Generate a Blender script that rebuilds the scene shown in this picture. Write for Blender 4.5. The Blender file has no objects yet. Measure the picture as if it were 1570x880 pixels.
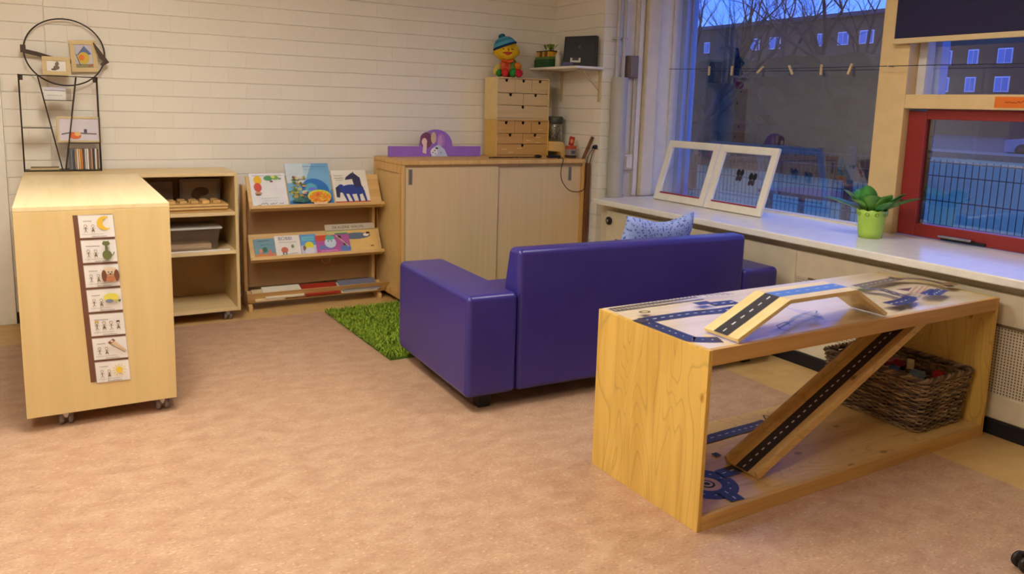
import bpy, math, random
from mathutils import Vector, Matrix
R_ = math.radians
rnd = random.Random(7)
COL = bpy.context.scene.collection

# ------------------------------------------------------------------ camera
FPX, PX, PY = 1204.5, 785.0, 353.2          # focal length / principal point in a 1570x880 picture
YAW, PITCH, ROLL, H = .531, .156, .029, 1.42
def cam_axes():
    cy, sy = math.cos(YAW), math.sin(YAW)
    f = Vector((sy*math.cos(PITCH), cy*math.cos(PITCH), -math.sin(PITCH)))
    r = Vector((cy, -sy, 0)); u = r.cross(f)
    c, s = math.cos(ROLL), math.sin(ROLL)
    return r*c+u*s, u*c-r*s, f
CR, CU, CF = cam_axes()
def on(px, py, ax, v):
    """point of the plane  axis=v  that the picture shows at (px,py)"""
    d = CR*((px-PX)/FPX) - CU*((py-PY)/FPX) + CF
    c = Vector((0, 0, H)); t = (v-c[ax])/d[ax]
    return c+d*t
cd = bpy.data.cameras.new('camera'); cam = bpy.data.objects.new('camera', cd); COL.objects.link(cam)
cd.lens = FPX/1570*36; cd.sensor_width = 36; cd.sensor_fit = 'HORIZONTAL'
cd.shift_y = -(440-PY)/1570; cd.clip_start = .05; cd.clip_end = 500
cam.matrix_world = Matrix(((CR.x, CU.x, -CF.x, 0), (CR.y, CU.y, -CF.y, 0), (CR.z, CU.z, -CF.z, H), (0, 0, 0, 1)))
bpy.context.scene.camera = cam

# ------------------------------------------------------------------ materials
def lin(c): c /= 255.; return c/12.92 if c <= .04045 else ((c+.055)/1.055)**2.4
def rgb(c): return (lin(c[0]), lin(c[1]), lin(c[2]), 1)
def base(name, col, rough=.55, spec=.4, metal=0):
    m = bpy.data.materials.new(name); m.use_nodes = True
    b = m.node_tree.nodes['Principled BSDF']
    b.inputs['Base Color'].default_value = rgb(col); b.inputs['Roughness'].default_value = rough
    b.inputs['Specular IOR Level'].default_value = spec; b.inputs['Metallic'].default_value = metal
    return m, m.node_tree, b
def nd(t, kind, **kw):
    n = t.nodes.new(kind)
    for k, v in kw.items(): setattr(n, k, v)
    return n
def ramp(t, stops):
    n = t.nodes.new('ShaderNodeValToRGB'); e = n.color_ramp.elements
    while len(e) < len(stops): e.new(.5)
    for i, (p, c) in enumerate(stops): e[i].position = p; e[i].color = rgb(c) if len(c) == 3 else c
    return n
def coords(t, scale=(1, 1, 1), rot=(0, 0, 0), loc=(0, 0, 0)):
    g = nd(t, 'ShaderNodeNewGeometry'); mp = nd(t, 'ShaderNodeMapping')
    mp.inputs['Scale'].default_value = scale; mp.inputs['Rotation'].default_value = rot; mp.inputs['Location'].default_value = loc
    t.links.new(g.outputs['Position'], mp.inputs['Vector']); return mp.outputs['Vector']
_C = {}
def C(col, rough=.55, spec=.35, metal=0, var=.025):
    """plain coloured material with a little procedural unevenness"""
    k = (tuple(col), rough, spec, metal)
    if k in _C: return _C[k]
    m, t, b = base('paint', col, rough, spec, metal)
    n = nd(t, 'ShaderNodeTexNoise'); n.inputs['Scale'].default_value = 14; n.inputs['Detail'].default_value = 3
    t.links.new(coords(t), n.inputs['Vector'])
    lo = [max(0, c*(1-var)) for c in col]; hi = [min(255, c*(1+var*.6)) for c in col]
    r = ramp(t, [(.3, lo), (.7, hi)]); t.links.new(n.outputs['Fac'], r.inputs['Fac'])
    t.links.new(r.outputs['Color'], b.inputs['Base Color'])
    _C[k] = m; return m
def wood(name, a, c, grain='z', rough=.45, fine=26, knots=False, big=1.0):
    m, t, b = base(name, a, rough, .35)
    s = {'z': (fine, fine, 1.3), 'x': (1.3, fine, fine), 'y': (fine, 1.3, fine)}[grain]
    v = coords(t, s)
    n = nd(t, 'ShaderNodeTexNoise'); n.inputs['Scale'].default_value = 1.0; n.inputs['Detail'].default_value = 6; n.inputs['Distortion'].default_value = .6
    t.links.new(v, n.inputs['Vector'])
    r = ramp(t, [(.25, c), (.6, a), (.85, [min(255, q*1.03) for q in a])]); t.links.new(n.outputs['Fac'], r.inputs['Fac'])
    out = r.outputs['Color']
    if knots:
        s2 = {'z': (5, 5, .9), 'x': (.9, 5, 5), 'y': (5, .9, 5)}[grain]
        v2 = coords(t, tuple(q*big for q in s2), loc=(3.1, 1.7, .4))
        n2 = nd(t, 'ShaderNodeTexNoise'); n2.inputs['Scale'].default_value = 1.0; n2.inputs['Detail'].default_value = 1.5; n2.inputs['Distortion'].default_value = .4
        t.links.new(v2, n2.inputs['Vector'])
        mu = nd(t, 'ShaderNodeMath', operation='MULTIPLY'); mu.inputs[1].default_value = 24; t.links.new(n2.outputs['Fac'], mu.inputs[0])
        fr = nd(t, 'ShaderNodeMath', operation='FRACT'); t.links.new(mu.outputs[0], fr.inputs[0])
        rr = ramp(t, [(0, (.62, .62, .62, 1)), (.1, (1, 1, 1, 1)), (.85, (1, 1, 1, 1)), (1, (.8, .8, .8, 1))]); t.links.new(fr.outputs[0], rr.inputs['Fac'])
        mx = nd(t, 'ShaderNodeMix', data_type='RGBA', blend_type='MULTIPLY'); mx.inputs[0].default_value = .7
        t.links.new(out, mx.inputs[6]); t.links.new(rr.outputs['Color'], mx.inputs[7])
        vo = nd(t, 'ShaderNodeTexVoronoi'); vo.inputs['Scale'].default_value = 1
        s3 = {'z': (7, 7, 4), 'x': (4, 7, 7), 'y': (7, 4, 7)}[grain]
        t.links.new(coords(t, s3), vo.inputs['Vector'])
        kr = ramp(t, [(0, (.2, .12, .06, 1)), (.07, (.5, .35, .22, 1)), (.11, (1, 1, 1, 1))]); t.links.new(vo.outputs['Distance'], kr.inputs['Fac'])
        m2 = nd(t, 'ShaderNodeMix', data_type='RGBA', blend_type='MULTIPLY'); m2.inputs[0].default_value = .8
        t.links.new(mx.outputs[2], m2.inputs[6]); t.links.new(kr.outputs['Color'], m2.inputs[7]); out = m2.outputs[2]
    t.links.new(out, b.inputs['Base Color']); return m
def glass(name, tint=(1, 1, 1), refl=1.0, tr=1.0):
    m = bpy.data.materials.new(name); m.use_nodes = True; t = m.node_tree; t.nodes.clear()
    o = nd(t, 'ShaderNodeOutputMaterial'); tb = nd(t, 'ShaderNodeBsdfTransparent'); g = nd(t, 'ShaderNodeBsdfGlossy')
    g.inputs['Roughness'].default_value = .0; g.inputs['Color'].default_value = (refl, refl, refl, 1); tb.inputs['Color'].default_value = (tint[0]*tr, tint[1]*tr, tint[2]*tr, 1)
    fr = nd(t, 'ShaderNodeFresnel'); fr.inputs['IOR'].default_value = 1.5
    gg = nd(t, 'ShaderNodeNewGeometry'); sb = nd(t, 'ShaderNodeMath', operation='SUBTRACT'); sb.inputs[0].default_value = 3.6; m18 = nd(t, 'ShaderNodeMath', operation='MULTIPLY'); m18.inputs[1].default_value = 3.6
    t.links.new(gg.outputs['Backfacing'], m18.inputs[0]); t.links.new(m18.outputs[0], sb.inputs[1])      # all faces of the double pane reflect, counted at the front one
    mm = nd(t, 'ShaderNodeMath', operation='MULTIPLY', use_clamp=True); t.links.new(fr.outputs[0], mm.inputs[0]); t.links.new(sb.outputs[0], mm.inputs[1])
    mx = nd(t, 'ShaderNodeMixShader'); t.links.new(mm.outputs[0], mx.inputs[0]); t.links.new(tb.outputs[0], mx.inputs[1]); t.links.new(g.outputs[0], mx.inputs[2])
    t.links.new(mx.outputs[0], o.inputs['Surface']); return m

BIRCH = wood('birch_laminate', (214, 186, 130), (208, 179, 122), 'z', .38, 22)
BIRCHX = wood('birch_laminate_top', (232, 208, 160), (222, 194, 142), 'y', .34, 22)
BIRCHS = wood('birch_shelf', (226, 200, 148), (212, 180, 126), 'x', .45, 22)
PLY = wood('pine_plywood', (220, 180, 92), (196, 152, 68), 'z', .42, 16, True)
PLYX = wood('pine_plywood_board', (222, 184, 118), (204, 160, 92), 'x', .35, 16, True)
PINE = wood('pine_batten', (208, 164, 98), (188, 140, 76), 'x', .5, 26)
PALEPINE = wood('pale_ramp_wood', (232, 208, 150), (222, 194, 130), 'x', .4, 24)
RACKW = wood('rack_birch', (216, 178, 118), (198, 156, 96), 'x', .5, 22)
RACKZ = wood('rack_birch_post', (212, 172, 112), (192, 148, 90), 'z', .5, 22)
CABF = wood('cabinet_beech_frame', (216, 172, 104), (196, 148, 84), 'z', .5, 24)
CABD = wood('cabinet_door_laminate', (216, 186, 140), (212, 181, 134), 'z', .42, 40)
CHESTU = wood('pale_chest_plywood', (206, 178, 132), (196, 166, 118), 'x', .6, 40)
CHESTL = wood('ochre_chest_plywood', (198, 152, 88), (184, 138, 74), 'x', .6, 40)
BROWNW = wood('brown_wood', (128, 84, 48), (100, 62, 34), 'z', .5, 26)
WHITE = C((232, 226, 212), .45)
FRAMEP = C((226, 214, 190), .5)
GREYP = C((176, 172, 162), .45)
BLACKM = C((34, 30, 28), .45)
INK = C((52, 48, 46), .6)
DARK = C((24, 22, 24), .5)
CHROME = C((170, 168, 165), .25, .5, .9)
ROAD = C((58, 56, 62), .3, .6)
ROADB = C((42, 44, 80), .42, .5)
DASH = C((214, 214, 220), .5)
PAPER = C((228, 222, 214), .6)

def floor_mat():
    m, t, b = base('marbled_linoleum', (205, 160, 120), .38, .4)
    g = nd(t, 'ShaderNodeNewGeometry'); sp = nd(t, 'ShaderNodeSeparateXYZ'); t.links.new(g.outputs['Position'], sp.inputs[0])
    def gt(o, v):
        n = nd(t, 'ShaderNodeMath', operation='GREATER_THAN'); n.inputs[1].default_value = v; t.links.new(o, n.inputs[0]); return n.outputs[0]
    a = gt(sp.outputs['Y'], 5.145); c = gt(sp.outputs['X'], 3.205)
    mxm = nd(t, 'ShaderNodeMath', operation='MAXIMUM'); t.links.new(a, mxm.inputs[0]); t.links.new(c, mxm.inputs[1])
    n1 = nd(t, 'ShaderNodeTexNoise'); n1.inputs['Scale'].default_value = 1; n1.inputs['Detail'].default_value = 5; n1.inputs['Distortion'].default_value = .4
    t.links.new(coords(t, (10, 15, 1), (0, 0, .15)), n1.inputs['Vector'])
    r1 = ramp(t, [(.3, (176, 137, 108)), (.52, (187, 149, 119)), (.75, (196, 161, 131))]); t.links.new(n1.outputs['Fac'], r1.inputs['Fac'])
    n2 = nd(t, 'ShaderNodeTexNoise'); n2.inputs['Scale'].default_value = 1; n2.inputs['Detail'].default_value = 4; n2.inputs['Distortion'].default_value = .8
    t.links.new(coords(t, (75, 120, 1), (0, 0, .2)), n2.inputs['Vector'])
    r2 = ramp(t, [(.33, (.80, .77, .74, 1)), (.44, (1, 1, 1, 1)), (.59, (1, 1, 1, 1)), (.68, (1.34, 1.4, 1.4, 1))]); t.links.new(n2.outputs['Fac'], r2.inputs['Fac'])
    mu = nd(t, 'ShaderNodeMix', data_type='RGBA', blend_type='MULTIPLY'); mu.inputs[0].default_value = .95
    t.links.new(r1.outputs['Color'], mu.inputs[6]); t.links.new(r2.outputs['Color'], mu.inputs[7])
    r3 = ramp(t, [(.3, (196, 156, 98)), (.7, (210, 172, 112))]); t.links.new(n1.outputs['Fac'], r3.inputs['Fac'])
    mx = nd(t, 'ShaderNodeMix', data_type='RGBA'); t.links.new(mxm.outputs[0], mx.inputs[0]); t.links.new(mu.outputs[2], mx.inputs[6]); t.links.new(r3.outputs['Color'], mx.inputs[7])
    t.links.new(mx.outputs[2], b.inputs['Base Color']); return m
def brick_mat(axis):
    m, t, b = base('painted_blockwork', (230, 222, 204), .42, .35)
    g = nd(t, 'ShaderNodeNewGeometry'); sp = nd(t, 'ShaderNodeSeparateXYZ'); cb = nd(t, 'ShaderNodeCombineXYZ')
    t.links.new(g.outputs['Position'], sp.inputs[0]); t.links.new(sp.outputs[axis], cb.inputs[0])
    ad = nd(t, 'ShaderNodeMath', operation='ADD'); ad.inputs[1].default_value = -1.115+.103*20; t.links.new(sp.outputs['Z'], ad.inputs[0]); t.links.new(ad.outputs[0], cb.inputs[1])
    br = nd(t, 'ShaderNodeTexBrick'); br.offset = .5
    for k, v in (('Scale', 1), ('Mortar Size', .0035), ('Mortar Smooth', .9), ('Brick Width', .235), ('Row Height', .103), ('Bias', 0)): br.inputs[k].default_value = v
    br.inputs['Color1'].default_value = rgb((232, 224, 208)); br.inputs['Color2'].default_value = rgb((229, 220, 203)); br.inputs['Mortar'].default_value = rgb((230, 222, 205))
    ns = nd(t, 'ShaderNodeTexNoise'); ns.inputs['Scale'].default_value = 3; t.links.new(g.outputs['Position'], ns.inputs['Vector'])
    dv = nd(t, 'ShaderNodeVectorMath', operation='SCALE'); dv.inputs['Scale'].default_value = .006; t.links.new(ns.outputs['Color'], dv.inputs[0])
    av = nd(t, 'ShaderNodeVectorMath', operation='ADD'); t.links.new(cb.outputs[0], av.inputs[0]); t.links.new(dv.outputs[0], av.inputs[1]); t.links.new(av.outputs[0], br.inputs['Vector'])
    t.links.new(br.outputs['Color'], b.inputs['Base Color'])
    bp = nd(t, 'ShaderNodeBump', invert=True); bp.inputs['Strength'].default_value = .75; bp.inputs['Distance'].default_value = .004
    b3 = nd(t, 'ShaderNodeTexBrick'); b3.offset = 0          # bed joints only: they are deeper than the upright ones
    for k, v in (('Scale', 1), ('Mortar Size', .0042), ('Mortar Smooth', .9), ('Brick Width', 60), ('Row Height', .103), ('Bias', 0)): b3.inputs[k].default_value = v
    t.links.new(av.outputs[0], b3.inputs['Vector'])
    mh = nd(t, 'ShaderNodeMath', operation='MULTIPLY_ADD'); mh.inputs[1].default_value = .32; t.links.new(br.outputs['Fac'], mh.inputs[0]); t.links.new(b3.outputs['Fac'], mh.inputs[2])
    t.links.new(mh.outputs[0], bp.inputs['Height'])
    n3 = nd(t, 'ShaderNodeTexNoise'); n3.inputs['Scale'].default_value = 30; t.links.new(g.outputs['Position'], n3.inputs['Vector'])
    b2 = nd(t, 'ShaderNodeBump'); b2.inputs['Strength'].default_value = .18; b2.inputs['Distance'].default_value = .004
    t.links.new(n3.outputs['Fac'], b2.inputs['Height']); t.links.new(bp.outputs[0], b2.inputs['Normal']); t.links.new(b2.outputs[0], b.inputs['Normal'])
    return m
def leather():
    m, t, b = base('violet_leatherette', (52, 42, 122), .3, .5)
    n = nd(t, 'ShaderNodeTexNoise'); n.inputs['Scale'].default_value = 260; t.links.new(coords(t), n.inputs['Vector'])
    bp = nd(t, 'ShaderNodeBump'); bp.inputs['Strength'].default_value = .12; bp.inputs['Distance'].default_value = .001
    t.links.new(n.outputs['Fac'], bp.inputs['Height']); t.links.new(bp.outputs[0], b.inputs['Normal'])
    n2 = nd(t, 'ShaderNodeTexNoise'); n2.inputs['Scale'].default_value = 3; t.links.new(coords(t), n2.inputs['Vector'])
    r = ramp(t, [(.3, (50, 41, 118)), (.7, (58, 48, 130))]); t.links.new(n2.outputs['Fac'], r.inputs['Fac']); t.links.new(r.outputs['Color'], b.inputs['Base Color'])
    return m
def holes_mat():
    m, t, b = base('perforated_cover', (206, 194, 166), .5)
    g = nd(t, 'ShaderNodeNewGeometry'); sp = nd(t, 'ShaderNodeSeparateXYZ'); t.links.new(g.outputs['Position'], sp.inputs[0])
    def fr(o):
        a = nd(t, 'ShaderNodeMath', operation='MULTIPLY'); a.inputs[1].default_value = 1/.0135; t.links.new(o, a.inputs[0])
        f = nd(t, 'ShaderNodeMath', operation='FRACT'); t.links.new(a.outputs[0], f.inputs[0])
        s = nd(t, 'ShaderNodeMath', operation='SUBTRACT'); s.inputs[1].default_value = .5; t.links.new(f.outputs[0], s.inputs[0])
        q = nd(t, 'ShaderNodeMath', operation='MULTIPLY'); t.links.new(s.outputs[0], q.inputs[0]); t.links.new(s.outputs[0], q.inputs[1]); return q.outputs[0]
    s = nd(t, 'ShaderNodeMath', operation='ADD'); t.links.new(fr(sp.outputs['Y']), s.inputs[0]); t.links.new(fr(sp.outputs['Z']), s.inputs[1])
    l = nd(t, 'ShaderNodeMath', operation='LESS_THAN'); l.inputs[1].default_value = .085; t.links.new(s.outputs[0], l.inputs[0])
    mx = nd(t, 'ShaderNodeMix', data_type='RGBA'); mx.inputs[6].default_value = rgb((214, 202, 176)); mx.inputs[7].default_value = rgb((112, 98, 74)); t.links.new(l.outputs[0], mx.inputs[0])
    t.links.new(mx.outputs[2], b.inputs['Base Color']); return m
FLOOR = floor_mat(); BRICKX = brick_mat('X'); BRICKY = brick_mat('Y'); SOFA = leather()
GLASS = glass('window_glass'); PICGLASS = glass('picture_glass')

# ------------------------------------------------------------------ mesh builder
class MB:
    def __init__(s, T=None): s.v = []; s.f = []; s.m = []; s.T = T or Matrix.Identity(4); s.sm = []
    def add(s, vs, fs, m, smooth=False):
        o = len(s.v); s.v += [s.T @ Vector(p) for p in vs]
        for f in fs: s.f.append([i+o for i in f]); s.m.append(m); s.sm.append(smooth)
        return s
    def box(s, x0, x1, y0, y1, z0, z1, m):
        v = [(x, y, z) for z in (z0, z1) for y in (y0, y1) for x in (x0, x1)]
        return s.add(v, [(0, 2, 3, 1), (4, 5, 7, 6), (0, 1, 5, 4), (2, 6, 7, 3), (0, 4, 6, 2), (1, 3, 7, 5)], m)
    def hexa(s, v, m):       # 4 bottom points ccw, 4 top points ccw
        return s.add(v, [(0, 3, 2, 1), (4, 5, 6, 7), (0, 1, 5, 4), (1, 2, 6, 5), (2, 3, 7, 6), (3, 0, 4, 7)], m)
    def prism(s, pts, ax, a, b, m, smooth=False):
        def P(p, q):
            return {'x': (q, p[0], p[1]), 'y': (p[0], q, p[1]), 'z': (p[0], p[1], q)}[ax]
        n = len(pts); v = [P(p, a) for p in pts]+[P(p, b) for p in pts]
        area = sum(pts[i][0]*pts[(i+1) % n][1]-pts[(i+1) % n][0]*pts[i][1] for i in range(n))
        flip = (area < 0) ^ (ax == 'y') ^ (b < a)
        fs = [tuple(range(n-1, -1, -1)), tuple(range(n, 2*n))]+[(i, (i+1) % n, n+(i+1) % n, n+i) for i in range(n)]
        if flip: fs = [tuple(reversed(f)) for f in fs]
        o = len(s.f); s.add(v, fs, m)
        if smooth:
            for i in range(o+2, len(s.f)): s.sm[i] = True
        return s
    def tube(s, path, r, n, m, closed=False, caps=True, up=None):
        path = [Vector(p) for p in path]; k = len(path); rings = []; prev = None
        for i, p in enumerate(path):
            if closed: d = path[(i+1) % k]-path[i-1]
            else: d = path[min(i+1, k-1)]-path[max(i-1, 0)]
            if d.length < 1e-9: d = Vector((0, 0, 1))
            d.normalize()
            a = prev if prev is not None else (up or (Vector((0, 0, 1)) if abs(d.z) < .9 else Vector((1, 0, 0))))
            a = a-d*a.dot(d)
            if a.length < 1e-6: a = Vector((1, 0, 0))-d*d.x
            a.normalize(); b = d.cross(a); prev = a
            rr = r[i] if isinstance(r, (list, tuple)) else r
            rings.append([p+a*(math.cos(2*math.pi*j/n)*rr)+b*(math.sin(2*math.pi*j/n)*rr) for j in range(n)])
        v = [q for g in rings for q in g]; fs = []
        for i in range(k if closed else k-1):
            i2 = (i+1) % k
            for j in range(n): fs.append((i*n+j, i*n+(j+1) % n, i2*n+(j+1) % n, i2*n+j))
        s.add(v, fs, m, n > 4)
        if caps and not closed: s.add(rings[0], [tuple(range(n-1, -1, -1))], m); s.add(rings[-1], [tuple(range(n))], m)
        return s
    def lathe(s, prof, c, n, m, axis='z', smooth=True, mats=None):
        c = Vector(c); v = []
        for (r, h) in prof:
            for j in range(n):
                a = 2*math.pi*j/n; x, y = r*math.cos(a), r*math.sin(a)
                v.append(c+Vector({'z': (x, y, h), 'x': (h, x, y), 'y': (y, h, x)}[axis]))
        for i in range(len(prof)-1):
            fs = [(i*n+j, i*n+(j+1) % n, (i+1)*n+(j+1) % n, (i+1)*n+j) for j in range(n)]
            if i == 0: s.add(v, fs, mats[i] if mats else m, smooth); o = len(s.v)-len(v)
            else:
                for f in fs: s.f.append([q+o for q in f]); s.m.append(mats[i] if mats else m); s.sm.append(smooth)
        return s
    def ell(s, c, r, m, n=16, k=10, rot=None):
        c = Vector(c); v = []; fs = []
        for i in range(k+1):
            th = math.pi*i/k
            for j in range(n):
                a = 2*math.pi*j/n; p = Vector((r[0]*math.sin(th)*math.cos(a), r[1]*math.sin(th)*math.sin(a), -r[2]*math.cos(th)))
                if rot: p = rot @ p
                v.append(c+p)
        for i in range(k):
            for j in range(n): fs.append((i*n+j, i*n+(j+1) % n, (i+1)*n+(j+1) % n, (i+1)*n+j))
        return s.add(v, fs, m, True)
    def build(s, name, parent=None, bevel=0, seg=2, smooth=None, origin=None, weld=False, subsurf=0):
        org = parent.matrix_world.copy() if parent is not None else Matrix.Translation(Vector(origin or (0, 0, 0)))
        inv = org.inverted() if parent is None else WORLD[parent.name].inverted()
        me = bpy.data.meshes.new(name); me.from_pydata([tuple(inv @ p) for p in s.v], [], s.f)
        ms = []
        for q in s.m:
            if q not in ms: ms.append(q)
        for q in ms: me.materials.append(q)
        for i, p in enumerate(me.polygons):
            p.material_index = ms.index(s.m[i]); p.use_smooth = s.sm[i] if smooth is None else smooth
        if weld:
            import bmesh
            bm = bmesh.new(); bm.from_mesh(me); bmesh.ops.remove_doubles(bm, verts=bm.verts, dist=1e-5); bm.to_mesh(me); bm.free()
        me.update(); o = bpy.data.objects.new(name, me); COL.objects.link(o)
        if parent is not None:
            o.parent = parent; WORLD[o.name] = WORLD[parent.name]
        else:
            o.matrix_world = org; WORLD[o.name] = org
        if bevel:
            b = o.modifiers.new('bevel', 'BEVEL'); b.width = bevel; b.segments = seg; b.limit_method = 'ANGLE'; b.angle_limit = R_(40)
            if smooth: b.harden_normals = True
        if subsurf:
            b = o.modifiers.new('sub', 'SUBSURF'); b.levels = subsurf; b.render_levels = subsurf
        return o
WORLD = {}
def thing(name, label, cat, loc=(0, 0, 0), rotz=0, group=None):
    o = bpy.data.objects.new(name, None); COL.objects.link(o); o.empty_display_size = .05
    M = Matrix.Translation(Vector(loc)) @ Matrix.Rotation(rotz, 4, 'Z'); o.matrix_world = M; WORLD[o.name] = M
    return tag(o, label, cat, group)
def tag(o, label, cat, group=None, kind=None):
    o['label'] = label; o['category'] = cat
    if group: o['group'] = group
    if kind: o['kind'] = kind
    return o
def struct(o): o['kind'] = 'structure'; return o

class Art:
    """flat printed drawing on a quad: local (u,v) in metres from the corner O"""
    def __init__(s, mb, O, U, V, lift=.0006):
        s.mb = mb; s.O = Vector(O); s.U = Vector(U).normalized(); s.V = Vector(V).normalized(); s.N = s.U.cross(s.V); s.l = lift; s.k = 0
    def P(s, u, v): return s.O+s.U*u+s.V*v+s.N*(s.l*s.k)
    def raw(s, vs, fs, m):
        T = s.mb.T; s.mb.T = Matrix.Identity(4); s.mb.add(vs, fs, m); s.mb.T = T
    def poly(s, pts, m):
        s.k += 1
        a = sum(pts[i][0]*pts[(i+1) % len(pts)][1]-pts[(i+1) % len(pts)][0]*pts[i][1] for i in range(len(pts)))
        if a < 0: pts = pts[::-1]
        s.raw([s.P(*p) for p in pts], [tuple(range(len(pts)))], m)
    def rect(s, u0, v0, u1, v1, m): s.poly([(u0, v0), (u1, v0), (u1, v1), (u0, v1)], m)
    def ell(s, u, v, a, b, m, n=18, rot=0, a0=0, a1=2*math.pi):
        c, q = math.cos(rot), math.sin(rot); pts = []
        for i in range(n):
            t = a0+(a1-a0)*i/(n if a1-a0 > 6.2 else n-1); x, y = a*math.cos(t), b*math.sin(t); pts.append((u+x*c-y*q, v+x*q+y*c))
        s.poly(pts, m)
    def line(s, pts, w, m):
        s.k += 1
        for (x0, y0), (x1, y1) in zip(pts[:-1], pts[1:]):
            d = math.hypot(x1-x0, y1-y0) or 1e-6; nx, ny = -(y1-y0)/d*w/2, (x1-x0)/d*w/2
            s.raw([s.P(x0-nx, y0-ny), s.P(x1-nx, y1-ny), s.P(x1+nx, y1+ny), s.P(x0+nx, y0+ny)], [(0, 1, 2, 3)], m)
    def scribble(s, u0, u1, v, h, m, w=.0012):
        n = max(4, int((u1-u0)/h*2.2)); s.line([(u0+(u1-u0)*i/n, v+h*rnd.uniform(-.5, .5)) for i in range(n+1)], w, m)
    def text(s, txt, u, v, h, m):
        s.k += 1
        cu = bpy.data.curves.new('t', 'FONT'); cu.body = txt; cu.size = h*1.35; ob = bpy.data.objects.new('t', cu); COL.objects.link(ob)
        bpy.context.view_layer.update()
        me = bpy.data.meshes.new_from_object(ob.evaluated_get(bpy.context.evaluated_depsgraph_get()))
        s.raw([s.P(u+p.co.x, v+p.co.y) for p in me.vertices], [tuple(p.vertices) for p in me.polygons], m)
        bpy.data.objects.remove(ob); bpy.data.curves.remove(cu); bpy.data.meshes.remove(me)

LAMP, SKY, EXPO = 15.0, 1.45, 1.02
LCOL = (1, .965, .885, 1)
LAMPS = [(.3, 3.1, 'square ceiling light nearer the block wall'), (-.7, 1.1, 'square ceiling light at the left near the camera'), (2.75, 2.3, 'square ceiling light above the play table')]
# ------------------------------------------------------------------ the room
YB, XS, XW, YJ = 5.64, 3.67, 4.25, 4.95     # back wall, short side wall, window wall, window reveal
CEIL = 2.75
SZ = .745                                    # sill top
struct(MB().box(-2.2, 4.5, -1.6, 5.8, -.1, 0, FLOOR).build('floor'))
struct(MB().box(-.245, 3.9, YB, YB+.16, 0, CEIL, BRICKX).build('wall_back'))
wl = MB().box(-2.3, -2.2, -1.6, 5.8, 0, CEIL, C((226, 214, 190), .6)); struct(wl.build('wall_left'))
wb = MB().box(-2.3, 4.5, -1.7, -1.6, 0, CEIL, C((222, 206, 178), .6)); struct(wb.build('wall_rear'))
struct(MB().box(-2.2, 4.55, -1.6, 5.8, CEIL, CEIL+.1, C((230, 224, 210), .7)).build('ceiling'))
# short side wall beside the cupboard, ends in the window reveal
w = MB(); w.box(XS, 3.9, YJ, YB, 0, CEIL, BRICKY); struct(w.build('wall_side'))
w = MB()
w.box(3.72, 3.9, -1.6, YJ-.002, 0, SZ-.03, C((214, 200, 172), .6)); w.box(XW, XW+.25, -1.6, 6.0, -.1, SZ-.03, C((150, 110, 80), .7))
w.box(3.9, XW, -1.6, YJ, .0, SZ-.03, C((214, 200, 172), .6))
w.box(XW, XW+.25, -1.6, 6.0, 2.45, CEIL, C((220, 206, 176), .6))
w.box(3.9, XW+.25, YJ+.0, 6.0, 0, CEIL, C((222, 208, 182), .55))
struct(w.build('wall_right'))
# door at the left of the block wall
d = MB(); d.box(-.335, -.2455, YB-.03, YB+.16, 0, 2.15, WHITE); d.box(-1.35, -.335, YB-.03, YB+.16, 2.06, 2.15, WHITE); d.box(-1.35, -1.26, YB-.03, YB+.16, 0, 2.06, WHITE)
dr = struct(d.build('door_1', bevel=.004))
MB().box(-1.258, -.337, YB+.0, YB+.045, .01, 2.058, C((226, 220, 204), .5)).build('door_leaf', dr)
MB().box(-.42, -.39, YB-.045, YB-.001, 1.02, 1.05, CHROME).build('door_handle', dr)
struct(MB().box(-2.2, -1.351, YB, YB+.16, 0, CEIL, C((222, 210, 186), .6)).build('wall_door_side'))
struct(MB().box(-1.35, -.2455, YB, YB+.16, 2.151, CEIL, C((222, 210, 186), .6)).build('wall_over_door'))
struct(MB().box(-.244, -.17, YB-.014, YB-.001, 0, .07, DARK).build('baseboard_back', bevel=.002))
struct(MB().box(3.646, 3.658, -1.6, 4.8, 0, .07, C((30, 26, 30), .5)).build('baseboard_right'))
# window sill board
sl = MB(); sl.box(3.57, XW+.05, -1.6, 4.86, SZ-.04, SZ, C((232, 226, 216), .22, .5)); struct(sl.build('trim_1', bevel=.006))
# ---- window 1: the big fixed pane
FR = C((222, 206, 176), .5)
GX = 4.36
m = MB()
m.box(4.06, 4.17, YJ-.055, YJ-.001, SZ, 2.45, FR)            # inner architrave on the reveal
m.box(4.17, 4.32, YJ-.03, YJ-.001, SZ, 2.45, C((222, 212, 196), .45))
m.box(4.32, 4.40, YJ-.045, YJ-.001, SZ, 2.45, C((206, 202, 200), .4))
m.box(4.40, 4.52, YJ-.10, YJ-.001, SZ-.03, 2.45, C((120, 142, 190), .4)); m.box(4.44, 4.46, YJ-.12, YJ-.10, SZ-.03, 2.45, C((120, 122, 130), .4))
m.box(4.32, 4.40, 3.012, YJ-.045, 2.40, 2.45, FR)
m.box(4.32, 4.40, 3.012, YJ-.045, SZ-.028, SZ+.012, FR)
m.box(4.302, 4.32, 3.012, YJ-.03, SZ-.028, SZ+.006, WHITE)
w1 = struct(m.build('window_1', bevel=.003))
MB().box(GX, GX+.006, 3.01, YJ-.046, SZ+.012, 2.40, GLASS).build('window_pane', w1)
# ---- pier and transom between the windows
PIER = C((214, 184, 132), .5)
m = MB(); m.box(XW, 4.50, 2.825, 3.008, SZ, 2.45, PIER); struct(m.build('trim_2', bevel=.004))
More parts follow.
